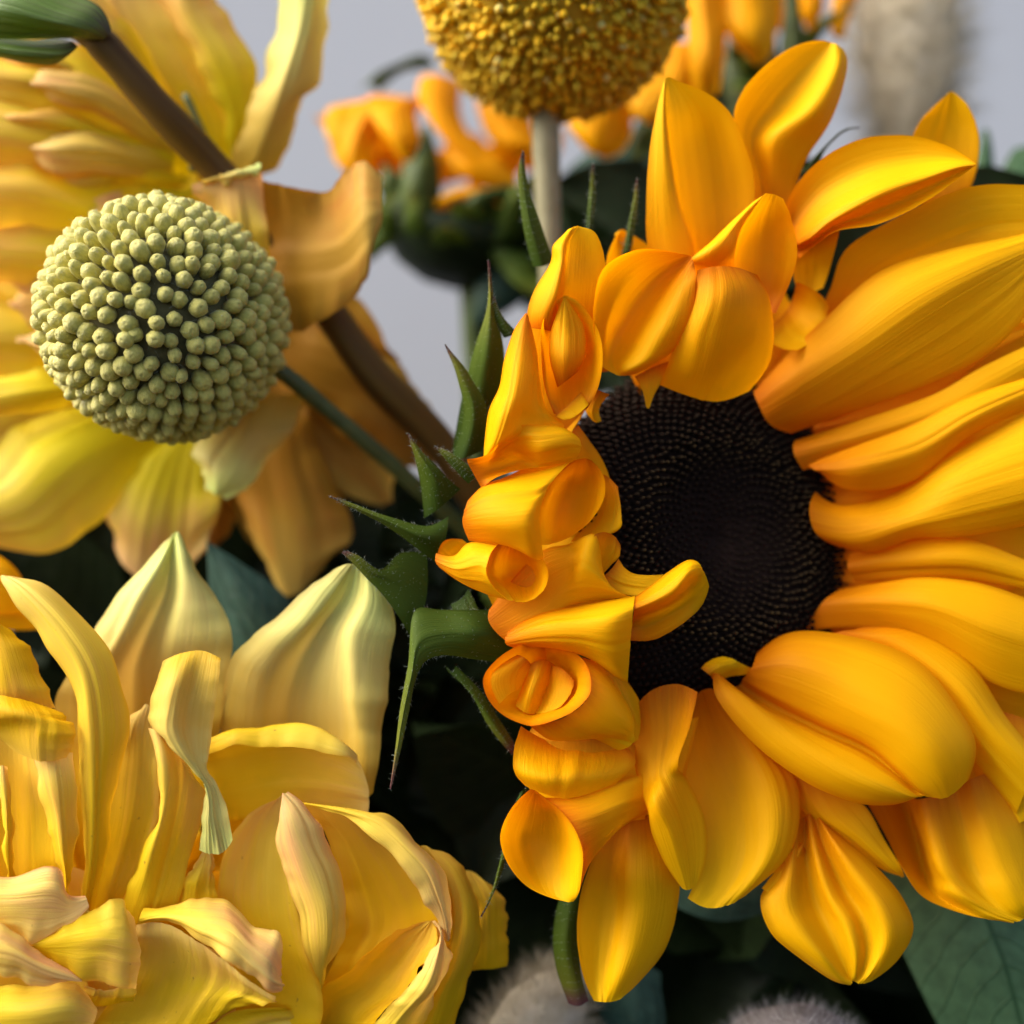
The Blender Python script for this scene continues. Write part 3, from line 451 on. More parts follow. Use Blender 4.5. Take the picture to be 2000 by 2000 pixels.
# bracts
BR = [
 [[(1560,340,2.7),(1575,335,2.6),(1590,335,2.7)],[(1608,290,2.6),(1613,284,2.5),(1619,284,2.6)],[(1645,258,2.5),(1648,254,2.45),(1651,256,2.5)],[(1678,250,2.5),(1679,249,2.5),(1680,251,2.5)]],
 [[(828,1012,1.0),(862,990,.8),(900,955,1.1)],[(822,945,.9),(848,930,.6),(872,930,.9)],[(808,890,.7),(818,885,.55),(827,885,.7)],[(795,846,.6),(797,846,.6),(799,848,.6)]],
 [[(850,1098,.9),(868,1060,.7),(876,1008,.9)],[(805,1063,.7),(818,1045,.45),(832,1026,.7)],[(745,1022,.5),(750,1014,.35),(757,1008,.5)],[(682,990,.4),(684,986,.35),(687,983,.4)],[(645,971,.4),(646,970,.4),(648,971,.4)]],
 [[(800,1240,.7),(830,1180,.9),(834,1080,1.1)],[(762,1180,.6),(780,1130,.7),(783,1080,.9)],[(715,1128,.5),(730,1118,.45),(742,1112,.5)],[(680,1092,.4),(690,1088,.35),(700,1085,.4)],[(668,1080,.4),(671,1076,.38),(676,1076,.4)]],
 [[(1000,1300,1.2),(1000,1250,.9),(985,1190,1.2)],[(925,1288,.7),(935,1235,.35),(915,1190,.7)],[(865,1280,.35),(880,1235,.3),(860,1190,.6)],[(830,1292,.2),(822,1255,.12),(812,1190,.4)],[(812,1325,.15),(805,1318,.0),(796,1300,.2)],[(798,1390,.1),(789,1388,.02),(780,1385,.1)],[(778,1482,.05),(773,1481,.02),(768,1480,.05)],[(764,1540,.05),(762,1542,.05),(761,1538,.05)]],
 [[(870,1300,.9),(880,1315,.8),(890,1300,.9)],[(915,1350,.8),(925,1360,.6),(935,1345,.8)],[(955,1420,.9),(965,1415,.7),(975,1405,.9)],[(1000,1475,1.1),(1005,1470,1.1),(1010,1462,1.1)]],
 [[(1010,1560,.9),(1020,1545,.8),(1030,1535,.9)],[(978,1670,.6),(984,1668,.5),(990,1666,.6)],[(962,1735,.5),(966,1735,.45),(971,1733,.5)],[(938,1790,.5),(940,1790,.5),(942,1790,.5)]],
 [[(880,900,2.0),(930,880,1.7),(985,860,2.0)],[(905,760,1.6),(940,770,1.3),(985,740,1.6)],[(930,670,1.3),(955,670,1.0),(982,670,1.3)],[(950,600,1.1),(958,600,.95),(967,600,1.1)],[(952,510,1.0),(954,508,1.0),(957,511,1.0)]],
 [[(985,660,1.2),(1000,655,1.1),(1010,650,1.2)],[(966,620,1.1),(972,612,1.05),(980,615,1.1)],[(962,580,1.0),(964,578,1.0),(967,582,1.0)]],
 [[(880,900,1.3),(905,895,1.0),(940,880,1.2)],[(905,800,1.0),(928,805,.8),(950,795,1.0)],[(892,735,.9),(905,738,.75),(918,735,.9)],[(868,673,.8),(870,672,.8),(872,675,.8)]],
 [[(915,945,.8),(925,935,.7),(935,925,.8)],[(872,900,.7),(880,895,.6),(888,890,.7)],[(849,872,.7),(851,871,.7),(853,873,.7)]],
 [[(1040,520,1.8),(1060,520,1.6),(1082,510,1.8)],[(1018,420,1.5),(1032,420,1.35),(1048,415,1.5)],[(1013,340,1.4),(1019,338,1.35),(1027,340,1.4)],[(1020,298,1.4),(1022,296,1.4),(1024,299,1.4)]],
 [[(1143,450,2.2),(1150,448,2.15),(1157,450,2.2)],[(1150,390,2.1),(1156,388,2.05),(1162,388,2.1)],[(1157,320,2.0),(1159,319,2.0),(1160,321,2.0)]],
 [[(1214,500,2.2),(1222,498,2.15),(1230,500,2.2)],[(1228,430,2.1),(1235,428,2.05),(1242,430,2.1)],[(1243,350,2.0),(1245,349,2.0),(1246,351,2.0)]],
 [[(880,1180,1.1),(900,1170,1.0),(915,1150,1.1)],[(905,1230,.9),(922,1220,.75),(940,1200,.9)],[(955,1270,1.0),(965,1265,.9),(975,1250,1.0)]],
 [[(1090,1760,1.6),(1120,1750,1.4),(1150,1760,1.6)],[(1080,1850,1.4),(1105,1850,1.2),(1130,1860,1.4)],[(1110,1960,1.3),(1130,1965,1.2),(1150,1955,1.3)]],
]
hs = []
for rows in BR:
    b = sheet('bract', rows, GRNB, SF, nu=17, nv=6*(len(rows)-1)+3, rip=.00008, wob=.0002, edge=.00005)
    tip = rows[-1]; pre = rows[-2]
    me = b.data; off = wloc(SF); n = len(me.vertices)
    nuu = 17; nvv = n // nuu
    for i in range(nvv - 2):
        for j in (0, nuu - 1):
            for _ in range(random.choice((0, 1, 2, 4))):
                p = Vector(me.vertices[i*nuu+j].co) + off; p2 = Vector(me.vertices[(i+1)*nuu+j].co) + off
                c = Vector(me.vertices[i*nuu+nuu//2].co) + off
                outw = (p - c).normalized()
                hs.append((p.lerp(p2, random.random()), outw + (p2 - p).normalized() * .6 + Vector(rng.normal(0, .7, 3)), random.uniform(.0003, .0012)))
    for _ in range(160):
        v = me.vertices[random.randrange(n)]
        hs.append((Vector(v.co) + off, D(0, 0, 1) + Vector(rng.normal(0, .7, 3)), random.uniform(.0002, .0007)))
hairs('hair', hs, HAIR, SF, r=.000026)
# ------------------------------------------------------------------ pale green globe flower
bc = P(322, 626, 1.95); RB = .0262
GB = thing('globe_flower', 'pale green ball-shaped flower head packed with small closed buds', 'globe flower', bc)
def ball(name, c, r, mat, root, nu=32, nv=20):
    return lathe(name, c, D(0, 0, 1), [(max(1e-5, r * math.sin(math.pi * k / nv)), -r * math.cos(math.pi * k / nv)) for k in range(nv + 1)], mat, root, n=nu)
ball('core', bc, RB * .84, BUDT, GB)
def budmesh(seed):
    rr = random.Random(seed); V, F = [], []
    pr = [(.02, -1), (.60, -.75), (.86, -.3), (1.0, .15), (1.0, .42), (.88, .68), (.64, .87), (.38, .97), (.16, .98), (.02, .94)]
    n = 10
    for i, (r, h) in enumerate(pr):
        for j in range(n):
            q = 6.28318 * j / n
            k = 1 + rr.uniform(-.05, .05) + .05 * math.sin(q * 5 + seed) * (h > -.5)
            V.append((r * k * math.cos(q), r * k * math.sin(q), h + rr.uniform(-.02, .03)))
    for i in range(len(pr) - 1):
        for j in range(n): F.append((i*n+j, i*n+(j+1) % n, (i+1)*n+(j+1) % n, (i+1)*n+j))
    return V, F
BM = []
for s in range(4):
    V, F = budmesh(s); me = bpy.data.meshes.new('bud'); me.from_pydata(V, [], F); me.polygons.foreach_set('use_smooth', [True] * len(F)); me.materials.append(BUD); BM.append(me)
NB = 590; pole = D(.05, -.08, 1)
px = pole.cross(D(1, 0, 0)).normalized(); py = pole.cross(px)
cand = []
for i in range(NB):
    z = 1 - 2 * (i + .5) / NB; rad = math.sqrt(max(0, 1 - z * z)); q = i * 2.399963
    d = (px * math.cos(q) * rad + py * math.sin(q) * rad + pole * z)
    d = (d + Vector(rng.normal(0, .016, 3))).normalized()
    cand.append((d.dot((Vector(camo.location) - bc).normalized()), d))
cand.sort(key=lambda t: -t[0])
RV, RF, HB = [], [], []
for k, (f, d) in enumerate(cand):
    sc = random.uniform(.78, 1.18)
    wd = (.00164 + .00026 * (1 - max(0, f))) * sc; L = (.0024 + .0024 * (1 - max(f, 0))) * random.uniform(.9, 1.12)
    R = RB * random.uniform(.97, 1.025)
    ax = (d + Vector(rng.normal(0, .10, 3))).normalized()
    M = Matrix.Translation(d * (R - L)) @ ax.to_track_quat('Z', 'Y').to_matrix().to_4x4() @ Matrix.Rotation(random.uniform(0, 6.28), 4, 'Z') @ Matrix.Diagonal((wd, wd * random.uniform(.88, 1.1), L, 1))
    if k < 330:
        for _ in range(5):
            ha = (d + Vector(rng.normal(0, .55, 3))).normalized()
            HB.append((bc + M @ (Vector((ha.dot(px), ha.dot(py), 0)) * 0 + Vector((random.uniform(-.6, .6), random.uniform(-.6, .6), .86))), ha, random.uniform(.0002, .0005)))
    if k < 300:
        o = bpy.data.objects.new('bud', BM[k % 4]); C.objects.link(o); o.parent = GB; o.matrix_local = M
    else:
        me = BM[k % 4]; b0 = len(RV)
        RV += [bc + M @ v.co for v in me.vertices]; RF += [tuple(b0 + i for i in p.vertices) for p in me.polygons]
mk('bud', RV, RF, BUD, GB, kind='stuff')
hs = []
for _ in range(900):
    d = (Vector(rng.normal(0, 1, 3)) + D(0, 0, 1) * 1.0).normalized()
    t = Vector(rng.normal(0, 1, 3)); t = (t - d * t.dot(d)).normalized()
    hs.append((bc + d * RB * random.uniform(.88, .99), t * .8 + d * random.uniform(0, .8), random.uniform(.0006, .002)))
hairs('hair', hs, HAIR, GB, r=.00002); hairs('hair', HB, FUZZ, GB, r=.00004)
tube('stem', [(470, 680, 3.2), (545, 722, 3.4), (640, 800, 4.0), (830, 965, 5.2), (1000, 1140, 6.5), (1100, 1500, 8)], [.0020, .0019, .0020, .0021, .0022, .0023], STEMG, GB)
# ------------------------------------------------------------------ drooping bud on a brown stem
BS = thing('leafy_stem', 'brown stem running down behind the yellow petals, two green leaves at its bent top', 'stem', P(1100, 1300, 7))
tube('stem', [(150, 52, 2.3), (172, 62, 2.3), (200, 85, 2.35), (300, 200, 2.8), (440, 350, 3.9), (640, 605, 4.6), (730, 730, 4.9), (870, 880, 5.6), (1100, 1300, 7)], [.0028, .0036, .0039, .0038, .0039, .0042, .0042, .0042, .0042], STEMB, BS, m=60)
sheet('leaf', [[(218,60,1.9),(205,75,1.9),(190,78,2.1)],[(196,15,1.9),(160,55,1.5),(140,76,2.0)],[(150,-10,1.9),(90,40,1.3),(80,78,1.9)],[(60,-60,1.8),(0,20,1.2),(0,77,1.8)],[(-60,-60,1.8),(-80,10,1.4),(-80,72,1.8)]], BUDL, BS, rip=.00025, nrip=6)
sheet('leaf', [[(140,80,2.0),(150,90,1.9),(140,98,2.0)],[(120,78,2.1),(125,105,1.7),(105,125,2.0)],[(70,78,2.1),(60,105,1.6),(60,124,1.9)],[(0,74,2.0),(0,98,1.6),(0,112,1.9)],[(-60,70,2.0),(-60,90,1.7),(-60,100,2.0)]], BUDL, BS, rip=.0002, nrip=5)
sheet('leaf', [[(175,70,2.05),(200,60,1.95),(222,78,2.1)],[(170,45,1.95),(190,35,1.85),(208,50,2.0)],[(178,15,1.95),(184,12,1.9),(192,20,1.95)]], STEMB, BS, label='small brown scale leaf at the bend')
# ------------------------------------------------------------------ dahlia in front, lower left
DF = thing('dahlia', 'yellow dahlia with curling peach-tipped petals low at the left, in front', 'dahlia', P(60, 2250, 5))
def dp(mat, rows, rev=True, **k): return sheet('petal', rows, mat, DF, rev=rev, rip=k.pop('rip', .00016) * .45, nrip=k.pop('nrip', 6), wob=k.pop('wob', .0005), edge=k.pop('edge', .00025), ruffle=k.pop('ruffle', .0013), groove=k.pop('groove', .0004), **k)
dp(DAHG, [[(336,1042,1.9),(340,1040,1.9),(343,1038,1.9),(348,1041,1.9),(353,1046,1.9)],[(290,1088,1.9),(318,1092,1.7),(336,1085,1.95),(360,1090,1.7),(387,1105,1.9)],[(228,1158,1.8),(275,1165,1.5),(325,1160,2.0),(365,1160,1.55),(427,1178,1.8)],[(178,1235,1.7),(235,1245,1.4),(290,1240,2.0),(345,1240,1.55),(454,1240,1.7)],[(140,1300,1.7),(210,1300,1.5),(270,1300,2.1),(330,1300,1.75),(450,1285,1.7)],[(107,1385,1.9),(220,1390,2.0),(270,1400,2.3),(320,1400,2.0),(440,1370,1.8)],[(180,1480,2.2),(240,1490,2.1),(280,1500,2.4),(320,1500,2.2),(425,1450,2)]], rip=.0003)
dp(DAHG, [[(672,1103,1.1),(682,1101,1.05),(692,1101,1.05),(700,1105,1.05),(712,1110,1.05),(728,1124,1.1)],[(604,1141,1.3),(640,1160,1.1),(670,1170,1.35),(700,1165,1.2),(720,1170,1.0),(768,1202,1.2)],[(557,1187,1.4),(600,1215,1.15),(630,1222,1.55),(662,1245,1.3),(690,1240,.95),(764,1270,1.2)],[(500,1240,1.5),(545,1270,1.35),(590,1290,1.8),(655,1310,1.4),(690,1310,.95),(759,1340,1.2)],[(450,1292,1.6),(510,1340,1.6),(570,1370,2.1),(660,1390,1.6),(700,1390,1.05),(751,1400,1.2)],[(430,1390,1.8),(500,1420,1.9),(570,1450,2.3),(663,1450,1.7),(705,1460,1.15),(744,1470,1.2)],[(440,1500,2.2),(510,1530,2.2),(580,1560,2.5),(650,1560,2),(700,1570,1.4),(728,1550,1.3)]], rip=.0003, nrip=8)
dp(DAH, [[(4,1127,.6),(8,1125,.6),(12,1124,.6)],[(28,1162,.5),(48,1152,.3),(78,1143,.6)],[(88,1252,.4),(125,1232,.05),(166,1222,.5)],[(127,1322,.3),(170,1310,-.05),(223,1312,.4)],[(140,1420,.3),(185,1410,-.05),(248,1400,.4)],[(156,1550,.3),(188,1550,.05),(224,1550,.5)],[(160,1660,.4),(183,1660,.2),(210,1650,.6)],[(158,1750,.6),(170,1755,.5),(190,1735,.7)],[(156,1850,1.0),(165,1850,1),(175,1840,1.0)]])
dp(DAH, [[(280,1380,.9),(288,1376,.8),(298,1383,.8)],[(246,1418,.8),(275,1420,.65),(302,1430,.8)],[(227,1480,.6),(265,1490,.8),(312,1500,.7)],[(221,1560,.5),(255,1570,.85),(307,1590,.7)],[(209,1650,.6),(235,1660,.95),(282,1670,.7)],[(184,1755,.7),(205,1760,.85),(242,1750,.8)],[(170,1850,1.1),(185,1850,1.1),(210,1850,1.1)]])
dp(DAH, [[(295,1420,.1),(305,1425,.0),(322,1435,.2),(345,1465,.2)],[(306,1490,.1),(320,1490,-.15),(355,1490,.35),(396,1535,.3)],[(311,1560,.2),(323,1560,-.15),(360,1560,.35),(399,1560,.4)],[(284,1655,.3),(300,1655,-.05),(340,1650,.35),(382,1640,.5)],[(245,1745,.5),(270,1755,.3),(300,1770,.4),(340,1770,.6)],[(215,1830,.9),(240,1840,.8),(270,1850,.9),(300,1850,1)]])
dp(DAHG, [[(318,1291,.25),(357,1276,.3),(395,1270,.3),(430,1289,.3)],[(304,1330,.0),(345,1330,-.3),(385,1325,.0),(430,1310,.15)],[(291,1380,-.1),(335,1385,-.45),(375,1380,-.15),(421,1370,.05)],[(289,1412,.0),(335,1425,-.45),(375,1430,-.1),(414,1430,.0)],[(325,1440,.0),(355,1465,-.35),(382,1475,-.1),(408,1475,0)],[(362,1487,.0),(380,1500,-.2),(395,1505,-.05),(404,1500,0)],[(397,1537,.0),(405,1545,-.1),(415,1542,.05),(425,1532,.1)],[(393,1600,.1),(408,1605,-.1),(425,1600,.05),(447,1593,.1)],[(389,1660,.2),(412,1668,.1),(436,1664,.1),(455,1640,.1)]], rip=.00035, nrip=9, label='pale yellow crumpled petal tip folded over', rev=False)
dp(DAHO, [[(-60,1160,.8),(-20,1200,.6),(10,1226,.7)],[(-60,1260,.6),(10,1270,.25),(56,1268,.6)],[(-60,1340,.5),(20,1345,.15),(97,1357,.5)],[(-60,1370,.6),(20,1380,.4),(108,1384,.6)]], rev=False)
dp(DAHO, [[(-60,1355,.1),(15,1362,-.05),(70,1370,.1),(110,1383,.25)],[(-60,1385,-.2),(25,1395,-.35),(85,1405,-.25),(139,1415,.1)],[(-60,1415,-.1),(20,1422,-.2),(80,1440,-.3),(144,1450,0)],[(10,1450,.0),(35,1472,-.1),(75,1484,-.2),(130,1480,0)]], rev=False)
dp(DAHO, [[(-60,1420,.5),(20,1430,.6),(60,1470,.5),(75,1490,.3)],[(-60,1550,.5),(20,1560,.7),(70,1570,.5),(97,1580,.3)],[(-60,1720,.5),(30,1720,.7),(75,1700,.5),(112,1705,.4)],[(-60,1830,.9),(20,1830,.9),(60,1800,.8),(100,1790,.8)]])
dp(DAH, [[(-5,1500,.4),(5,1495,.25),(14,1500,.4)],[(5,1600,.4),(13,1600,.25),(22,1605,.4)],[(10,1720,.5),(20,1720,.4),(30,1720,.5)]])
dp(DAH, [[(66,1480,.2),(102,1470,.0),(142,1470,.2)],[(85,1580,.15),(115,1580,-.15),(149,1590,.2)],[(108,1680,.3),(125,1680,.05),(147,1680,.3)],[(126,1745,.5),(130,1747,.4),(136,1745,.5)]])
dp(DAH, [[(360,1490,1.1),(365,1465,1.25),(360,1550,1.6),(370,1620,1.8)],[(418,1470,.9),(413,1442,1.05),(430,1540,1.4),(440,1600,1.6)],[(462,1458,.75),(455,1433,1.0),(470,1535,1.5),(480,1600,1.7)],[(510,1461,.55),(500,1427,.9),(520,1525,1.55),(530,1600,1.7)],[(570,1461,.45),(572,1418,.8),(590,1515,1.4),(600,1600,1.6)],[(622,1469,.4),(624,1429,.7),(650,1520,1.2),(660,1600,1.4)],[(679,1483,.5),(674,1461,.6),(700,1530,1.0),(700,1600,1.2)],[(690,1492,.7),(696,1480,.75),(719,1540,1.0),(716,1595,1.1)]], rev=False)
dp(DAH, [[(546,1558,.8),(552,1552,.8),(560,1565,.8)],[(480,1595,1.0),(520,1600,1.1),(560,1640,.9)],[(438,1660,.9),(500,1680,1.15),(570,1730,.8)],[(423,1740,.8),(490,1760,.95),(592,1830,.7)],[(440,1830,.7),(510,1840,.85),(622,1920,.5)],[(460,1900,.6),(520,1920,.75),(632,1980,.4)],[(460,2010,.7),(530,2020,.7),(615,2030,.5)]])
dp(DAH, [[(395,1665,.6),(405,1655,.5),(412,1665,.6)],[(360,1720,.6),(395,1710,.45),(420,1720,.6)],[(330,1790,.6),(380,1780,.5),(428,1770,.6)]])
dp(DAHP, [[(551,1552,.0),(553,1550,-.02),(555,1550,-.02),(557,1553,0)],[(535,1600,0),(555,1600,-.35),(580,1590,-.3),(612,1603,0)],[(532,1640,.0),(568,1645,-.45),(605,1650,-.4),(644,1650,0)],[(548,1700,.0),(588,1700,-.45),(632,1700,-.4),(660,1705,0)],[(572,1765,0),(610,1765,-.35),(648,1770,-.4),(677,1770,0)],[(588,1836,.1),(615,1835,-.1),(648,1830,-.2),(678,1815,.1)],[(611,1893,.2),(622,1893,.1),(635,1890,.1),(651,1873,.3)],[(624,1930,.3),(626,1932,.3),(628,1930,.3),(632,1916,.4)]], label='narrow peach-flushed petal standing up with a pointed tip')
dp(DAHP, [[(264,1808,.25),(273,1795,.0),(282,1779,.3)],[(328,1805,-.2),(330,1790,-.35),(336,1770,.15)],[(404,1848,-.6),(398,1805,-.65),(388,1757,.1)],[(455,1880,-.85),(450,1820,-.75),(440,1760,.1)],[(482,1904,-.75),(490,1855,-.85),(494,1812,-.2)],[(530,1936,-.6),(530,1885,-.85),(541,1826,-.3)],[(552,1937,-.5),(554,1915,-.5),(544,1868,-.4)]], rev=False, edge=.0005, rip=.0003, label='cream petal tip folded forward with a pink-brown patch')
dp(DAH, [[(264,1808,.25),(330,1802,-.1),(404,1846,-.5),(482,1904,-.7),(540,1940,-.6)],[(250,1880,.4),(330,1885,.5),(400,1910,.3),(470,1935,-.1),(540,1958,-.5)],[(210,1960,.4),(300,1970,.5),(380,1960,.35),(450,1950,.1),(510,1957,-.2)],[(160,2040,.3),(260,2040,.3),(350,2020,.3),(420,1995,.25),(470,1965,.2)]])
dp(DAH, [[(300,2060,.2),(380,2040,.3),(450,1980,.35),(560,1970,.5)],[(350,2080,.4),(450,2060,.5),(540,2010,.6),(600,2000,.7)]], rev=False)
dp(DAHP, [[(-60,1715,-.2),(-60,1760,-.45),(-60,1830,-.3)],[(30,1707,-.2),(30,1760,-.55),(30,1828,-.4)],[(106,1696,-.2),(105,1750,-.45),(60,1840,-.4)],[(129,1740,-.1),(140,1770,-.3),(120,1808,-.3)],[(166,1745,0),(172,1760,-.1),(174,1772,-.1)]], rev=False)
dp(DAHO, [[(50,1838,-.3),(60,1845,-.3),(66,1852,-.3)],[(120,1800,-.25),(130,1808,-.25),(135,1815,-.25)],[(165,1768,-.1),(172,1775,-.1),(176,1782,-.1)]], rev=False)
dp(DAH, [[(57,1842,-.35),(65,1848,-.4),(78,1858,-.35)],[(130,1800,-.2),(140,1840,-.55),(150,1906,-.4)],[(185,1775,-.1),(200,1835,-.55),(200,1917,-.4)],[(243,1756,0),(245,1845,-.4),(248,1929,-.4)],[(254,1795,.2),(272,1845,.0),(267,1930,-.1)]], rev=False)
dp(DAHP, [[(-60,1790,-.6),(-60,1850,-.85),(-60,1895,-.7)],[(15,1811,-.6),(20,1860,-.95),(20,1908,-.7)],[(80,1857,-.5),(85,1890,-.8),(80,1923,-.6)],[(158,1913,-.5),(160,1915,-.5),(158,1917,-.5)]], rev=False)
dp(DAH, [[(-60,1925,-.2),(-60,1970,-.65),(-60,2060,-.5)],[(50,1925,-.2),(60,1970,-.75),(60,2050,-.5)],[(130,1919,-.1),(142,1960,-.55),(130,2040,-.4)],[(186,1962,0),(190,1977,-.1),(168,2015,-.1)]], rev=False)
dp(DAH, [[(165,1925,.0),(220,1932,-.1),(268,1922,.1)],[(150,1960,.2),(200,1965,.3),(262,1950,.3)]])
dp(DAHP, [[(588,1571,.3),(594,1569,.28),(602,1570,.4)],[(660,1592,.0),(680,1586,-.05),(700,1588,.4)],[(720,1625,-.2),(745,1610,-.25),(766,1606,.3)],[(770,1672,-.3),(793,1655,-.4),(812,1641,.3)],[(803,1718,-.3),(835,1700,-.4),(860,1690,.3)],[(828,1762,-.2),(855,1750,-.3),(876,1758,.3)],[(852,1790,0),(866,1795,-.1),(880,1815,.3)],[(872,1836,.3),(874,1838,.3),(878,1832,.4)]], rev=False)
dp(DAHO, [[(588,1573,.5),(630,1577,.5),(690,1590,.5),(742,1606,.45)],[(640,1640,.9),(690,1660,1.0),(740,1665,.8),(806,1648,.4)],[(660,1740,1.1),(720,1740,1.2),(780,1740,.9),(864,1700,.4)],[(680,1800,1.1),(730,1810,1.2),(800,1800,.9),(879,1770,.4)],[(650,1880,1.0),(700,1870,1.1),(790,1850,.9),(879,1840,.5)],[(630,1930,.9),(680,1930,1.0),(760,1900,.9),(850,1880,.7)]])
dp(DAHO, [[(838,1799,.35),(842,1798,.3),(844,1798,.3),(847,1800,.3)],[(780,1816,.5),(800,1832,.65),(825,1837,.55),(853,1831,.2)],[(733,1850,.6),(760,1875,.85),(790,1888,.7),(832,1875,.0)],[(680,1900,.6),(710,1930,.85),(750,1945,.7),(802,1922,-.1)],[(630,1930,.6),(650,1975,.85),(690,1995,.7),(757,1970,-.1)],[(600,2010,.6),(630,2030,.85),(670,2050,.7),(715,2020,-.1)]])
dp(DAHP, [[(842,1798,.2),(846,1799,.2),(850,1803,.3)],[(853,1832,.0),(861,1826,-.1),(867,1830,.4)],[(833,1875,-.3),(855,1870,-.35),(874,1862,.3)],[(803,1922,-.4),(840,1920,-.45),(864,1912,.3)],[(757,1970,-.4),(800,1975,-.45),(841,1970,.3)],[(705,2025,-.4),(760,2035,-.45),(812,2030,.3)]], edge=.0004)
dp(DAHO, [[(820,1650,.8),(840,1654,.8),(866,1670,.9)],[(850,1700,.9),(880,1700,.65),(914,1705,1.0)],[(870,1780,.9),(905,1780,.55),(940,1788,1.0)],[(860,1870,.9),(895,1870,.55),(929,1866,1.0)],[(830,1950,.8),(860,1950,.55),(907,1940,.9)],[(790,2040,.8),(830,2040,.6),(885,2030,.9)]])
dp(DAHO, [[(905,1698,1.5),(920,1702,1.5),(942,1715,1.5)],[(920,1760,1.5),(950,1760,1.35),(979,1765,1.6)],[(920,1830,1.5),(952,1830,1.35),(991,1826,1.6)],[(915,1897,1.4),(950,1892,1.4),(991,1887,1.5)]])
for (x, y, L, a_, z) in ((300,1640,340,70,2.6),(520,1620,330,35,2.4),(700,1750,300,20,2.2),(150,1560,380,100,2.6),(620,1900,330,0,1.9),(20,1600,360,120,2.6),(430,1800,330,45,1.9),(200,1850,330,60,1.7)):
    ca, sa = math.cos(math.radians(a_)), -math.sin(math.radians(a_)); rows = []
    for t, ww in ((-.6, .5), (-.2, .9), (.1, 1), (.35, .6), (.45, .05)):
        cx, cy = x + ca * L * t, y + sa * L * t
        rows.append([(cx - sa * 85 * ww, cy + ca * 85 * ww, z), (cx, cy, z + .35), (cx + sa * 85 * ww, cy - ca * 85 * ww, z)])
    dp(DAHO, rows, rev=False)
for x, y, z, q in ((-20, 1900, .9, 1), (60, 1960, .6, -1), (170, 2010, .8, 1), (280, 2040, .7, -1), (420, 2060, .8, 1), (560, 2060, .9, -1), (0, 1780, 1.0, 1), (110, 1800, .9, -1), (220, 1890, .7, 1), (380, 1960, .8, -1)):
    dp(DAH, [[(x - 90, y - 90, z), (x, y - 110, z + .1), (x + 90, y - 90, z)], [(x - 120, y, z + .2), (x, y, z + .45), (x + 120, y, z + .2)], [(x - 60 + 20 * q, y + 130, z + .8), (x + 20 * q, y + 130, z + .9), (x + 60 + 20 * q, y + 130, z + .8)]])
tube('stem', [(120, 1950, 3.6), (80, 2080, 4.2), (60, 2250, 5)], [.006, .004, .004], STEMG, DF)
# ------------------------------------------------------------------ lily-like flower behind, upper left
LF = thing('lily', 'blurred yellow and peach lily-like flower behind the green globe at upper left', 'lily', P(700, 1400, 9))
def lp(mat, rows, rev=True, **k): return sheet('petal', rows, mat, LF, rev=rev, rip=.00008, wob=.0010, edge=.0002, ruffle=k.pop('ruffle', .0028), groove=.0005, **k)
lp(LIL, [[(-90,90,4.2),(-90,140,3.8),(-90,200,4.2)],[(40,110,4.4),(60,160,3.9),(40,220,4.4)],[(180,110,4.8),(200,190,4.4),(170,270,4.8)],[(300,220,5.3),(310,280,5.2),(270,330,5.3)],[(375,330,6),(380,340,6),(370,350,6)]])
lp(LIL, [[(-90,190,4.0),(-90,250,3.6),(-90,320,4.0)],[(40,190,4.3),(60,260,3.8),(20,330,4.3)],[(170,230,4.7),(180,300,4.3),(150,360,4.7)],[(290,300,5.2),(300,330,5.1),(290,370,5.2)],[(370,340,5.8),(375,350,5.8),(370,360,5.8)]])
lp(LIL, [[(-90,310,3.8),(-90,370,3.4),(-90,430,3.8)],[(40,300,4.2),(60,370,3.7),(20,440,4.2)],[(150,350,4.6),(170,400,4.2),(140,460,4.6)],[(280,360,5.1),(290,400,5),(270,440,5.1)],[(370,360,5.7),(375,370,5.7),(370,380,5.7)]])
lp(LIL, [[(-90,430,4.0),(-90,480,3.6),(-90,560,4.0)],[(30,430,4.3),(50,490,3.8),(10,560,4.3)],[(150,440,4.7),(160,490,4.3),(140,550,4.7)],[(290,420,5.2),(300,460,5.1),(290,500,5.2)],[(370,400,5.8),(375,410,5.8),(370,420,5.8)]])
lp(LIL, [[(10,590,4.6),(20,595,4.5),(30,600,4.6)],[(60,560,4.7),(90,600,4.4),(80,650,4.7)],[(160,540,5),(180,600,4.8),(160,660,5)],[(320,540,5.6),(320,580,5.5),(320,640,5.6)]])
lp(LIL, [[(-90,560,5.0),(-90,640,4.6),(-90,720,5.0)],[(40,580,5.2),(60,650,4.8),(40,740,5.2)],[(160,600,5.5),(170,660,5.2),(160,740,5.5)],[(330,600,6),(330,640,6),(330,700,6)]])
lp(LIL, [[(-90,760,4.3),(-90,790,4.0),(-90,820,4.3)],[(20,735,4.4),(50,765,4.1),(20,800,4.4)],[(130,720,4.8),(150,750,4.6),(130,790,4.8)],[(260,700,5.4),(270,720,5.4),(260,740,5.4)]])
lp(LIL, [[(-90,960,4.4),(-90,1020,4.0),(-90,1075,4.4)],[(-20,900,4.5),(40,990,4.0),(90,1082,4.5)],[(20,830,4.7),(120,910,4.2),(180,1030,4.7)],[(120,790,5.1),(200,850,4.7),(260,950,5.1)],[(250,760,5.6),(300,800,5.4),(340,860,5.6)]])
lp(LIL, [[(225,1065,5),(260,1120,4.8),(320,1150,5),(390,1080,5.2)],[(205,1000,5),(270,1030,4.7),(340,1050,4.9),(430,990,5.2)],[(250,930,5.2),(300,930,5),(360,940,5.1),(430,930,5.3)],[(320,830,5.5),(350,830,5.4),(390,830,5.4),(430,840,5.5)]])
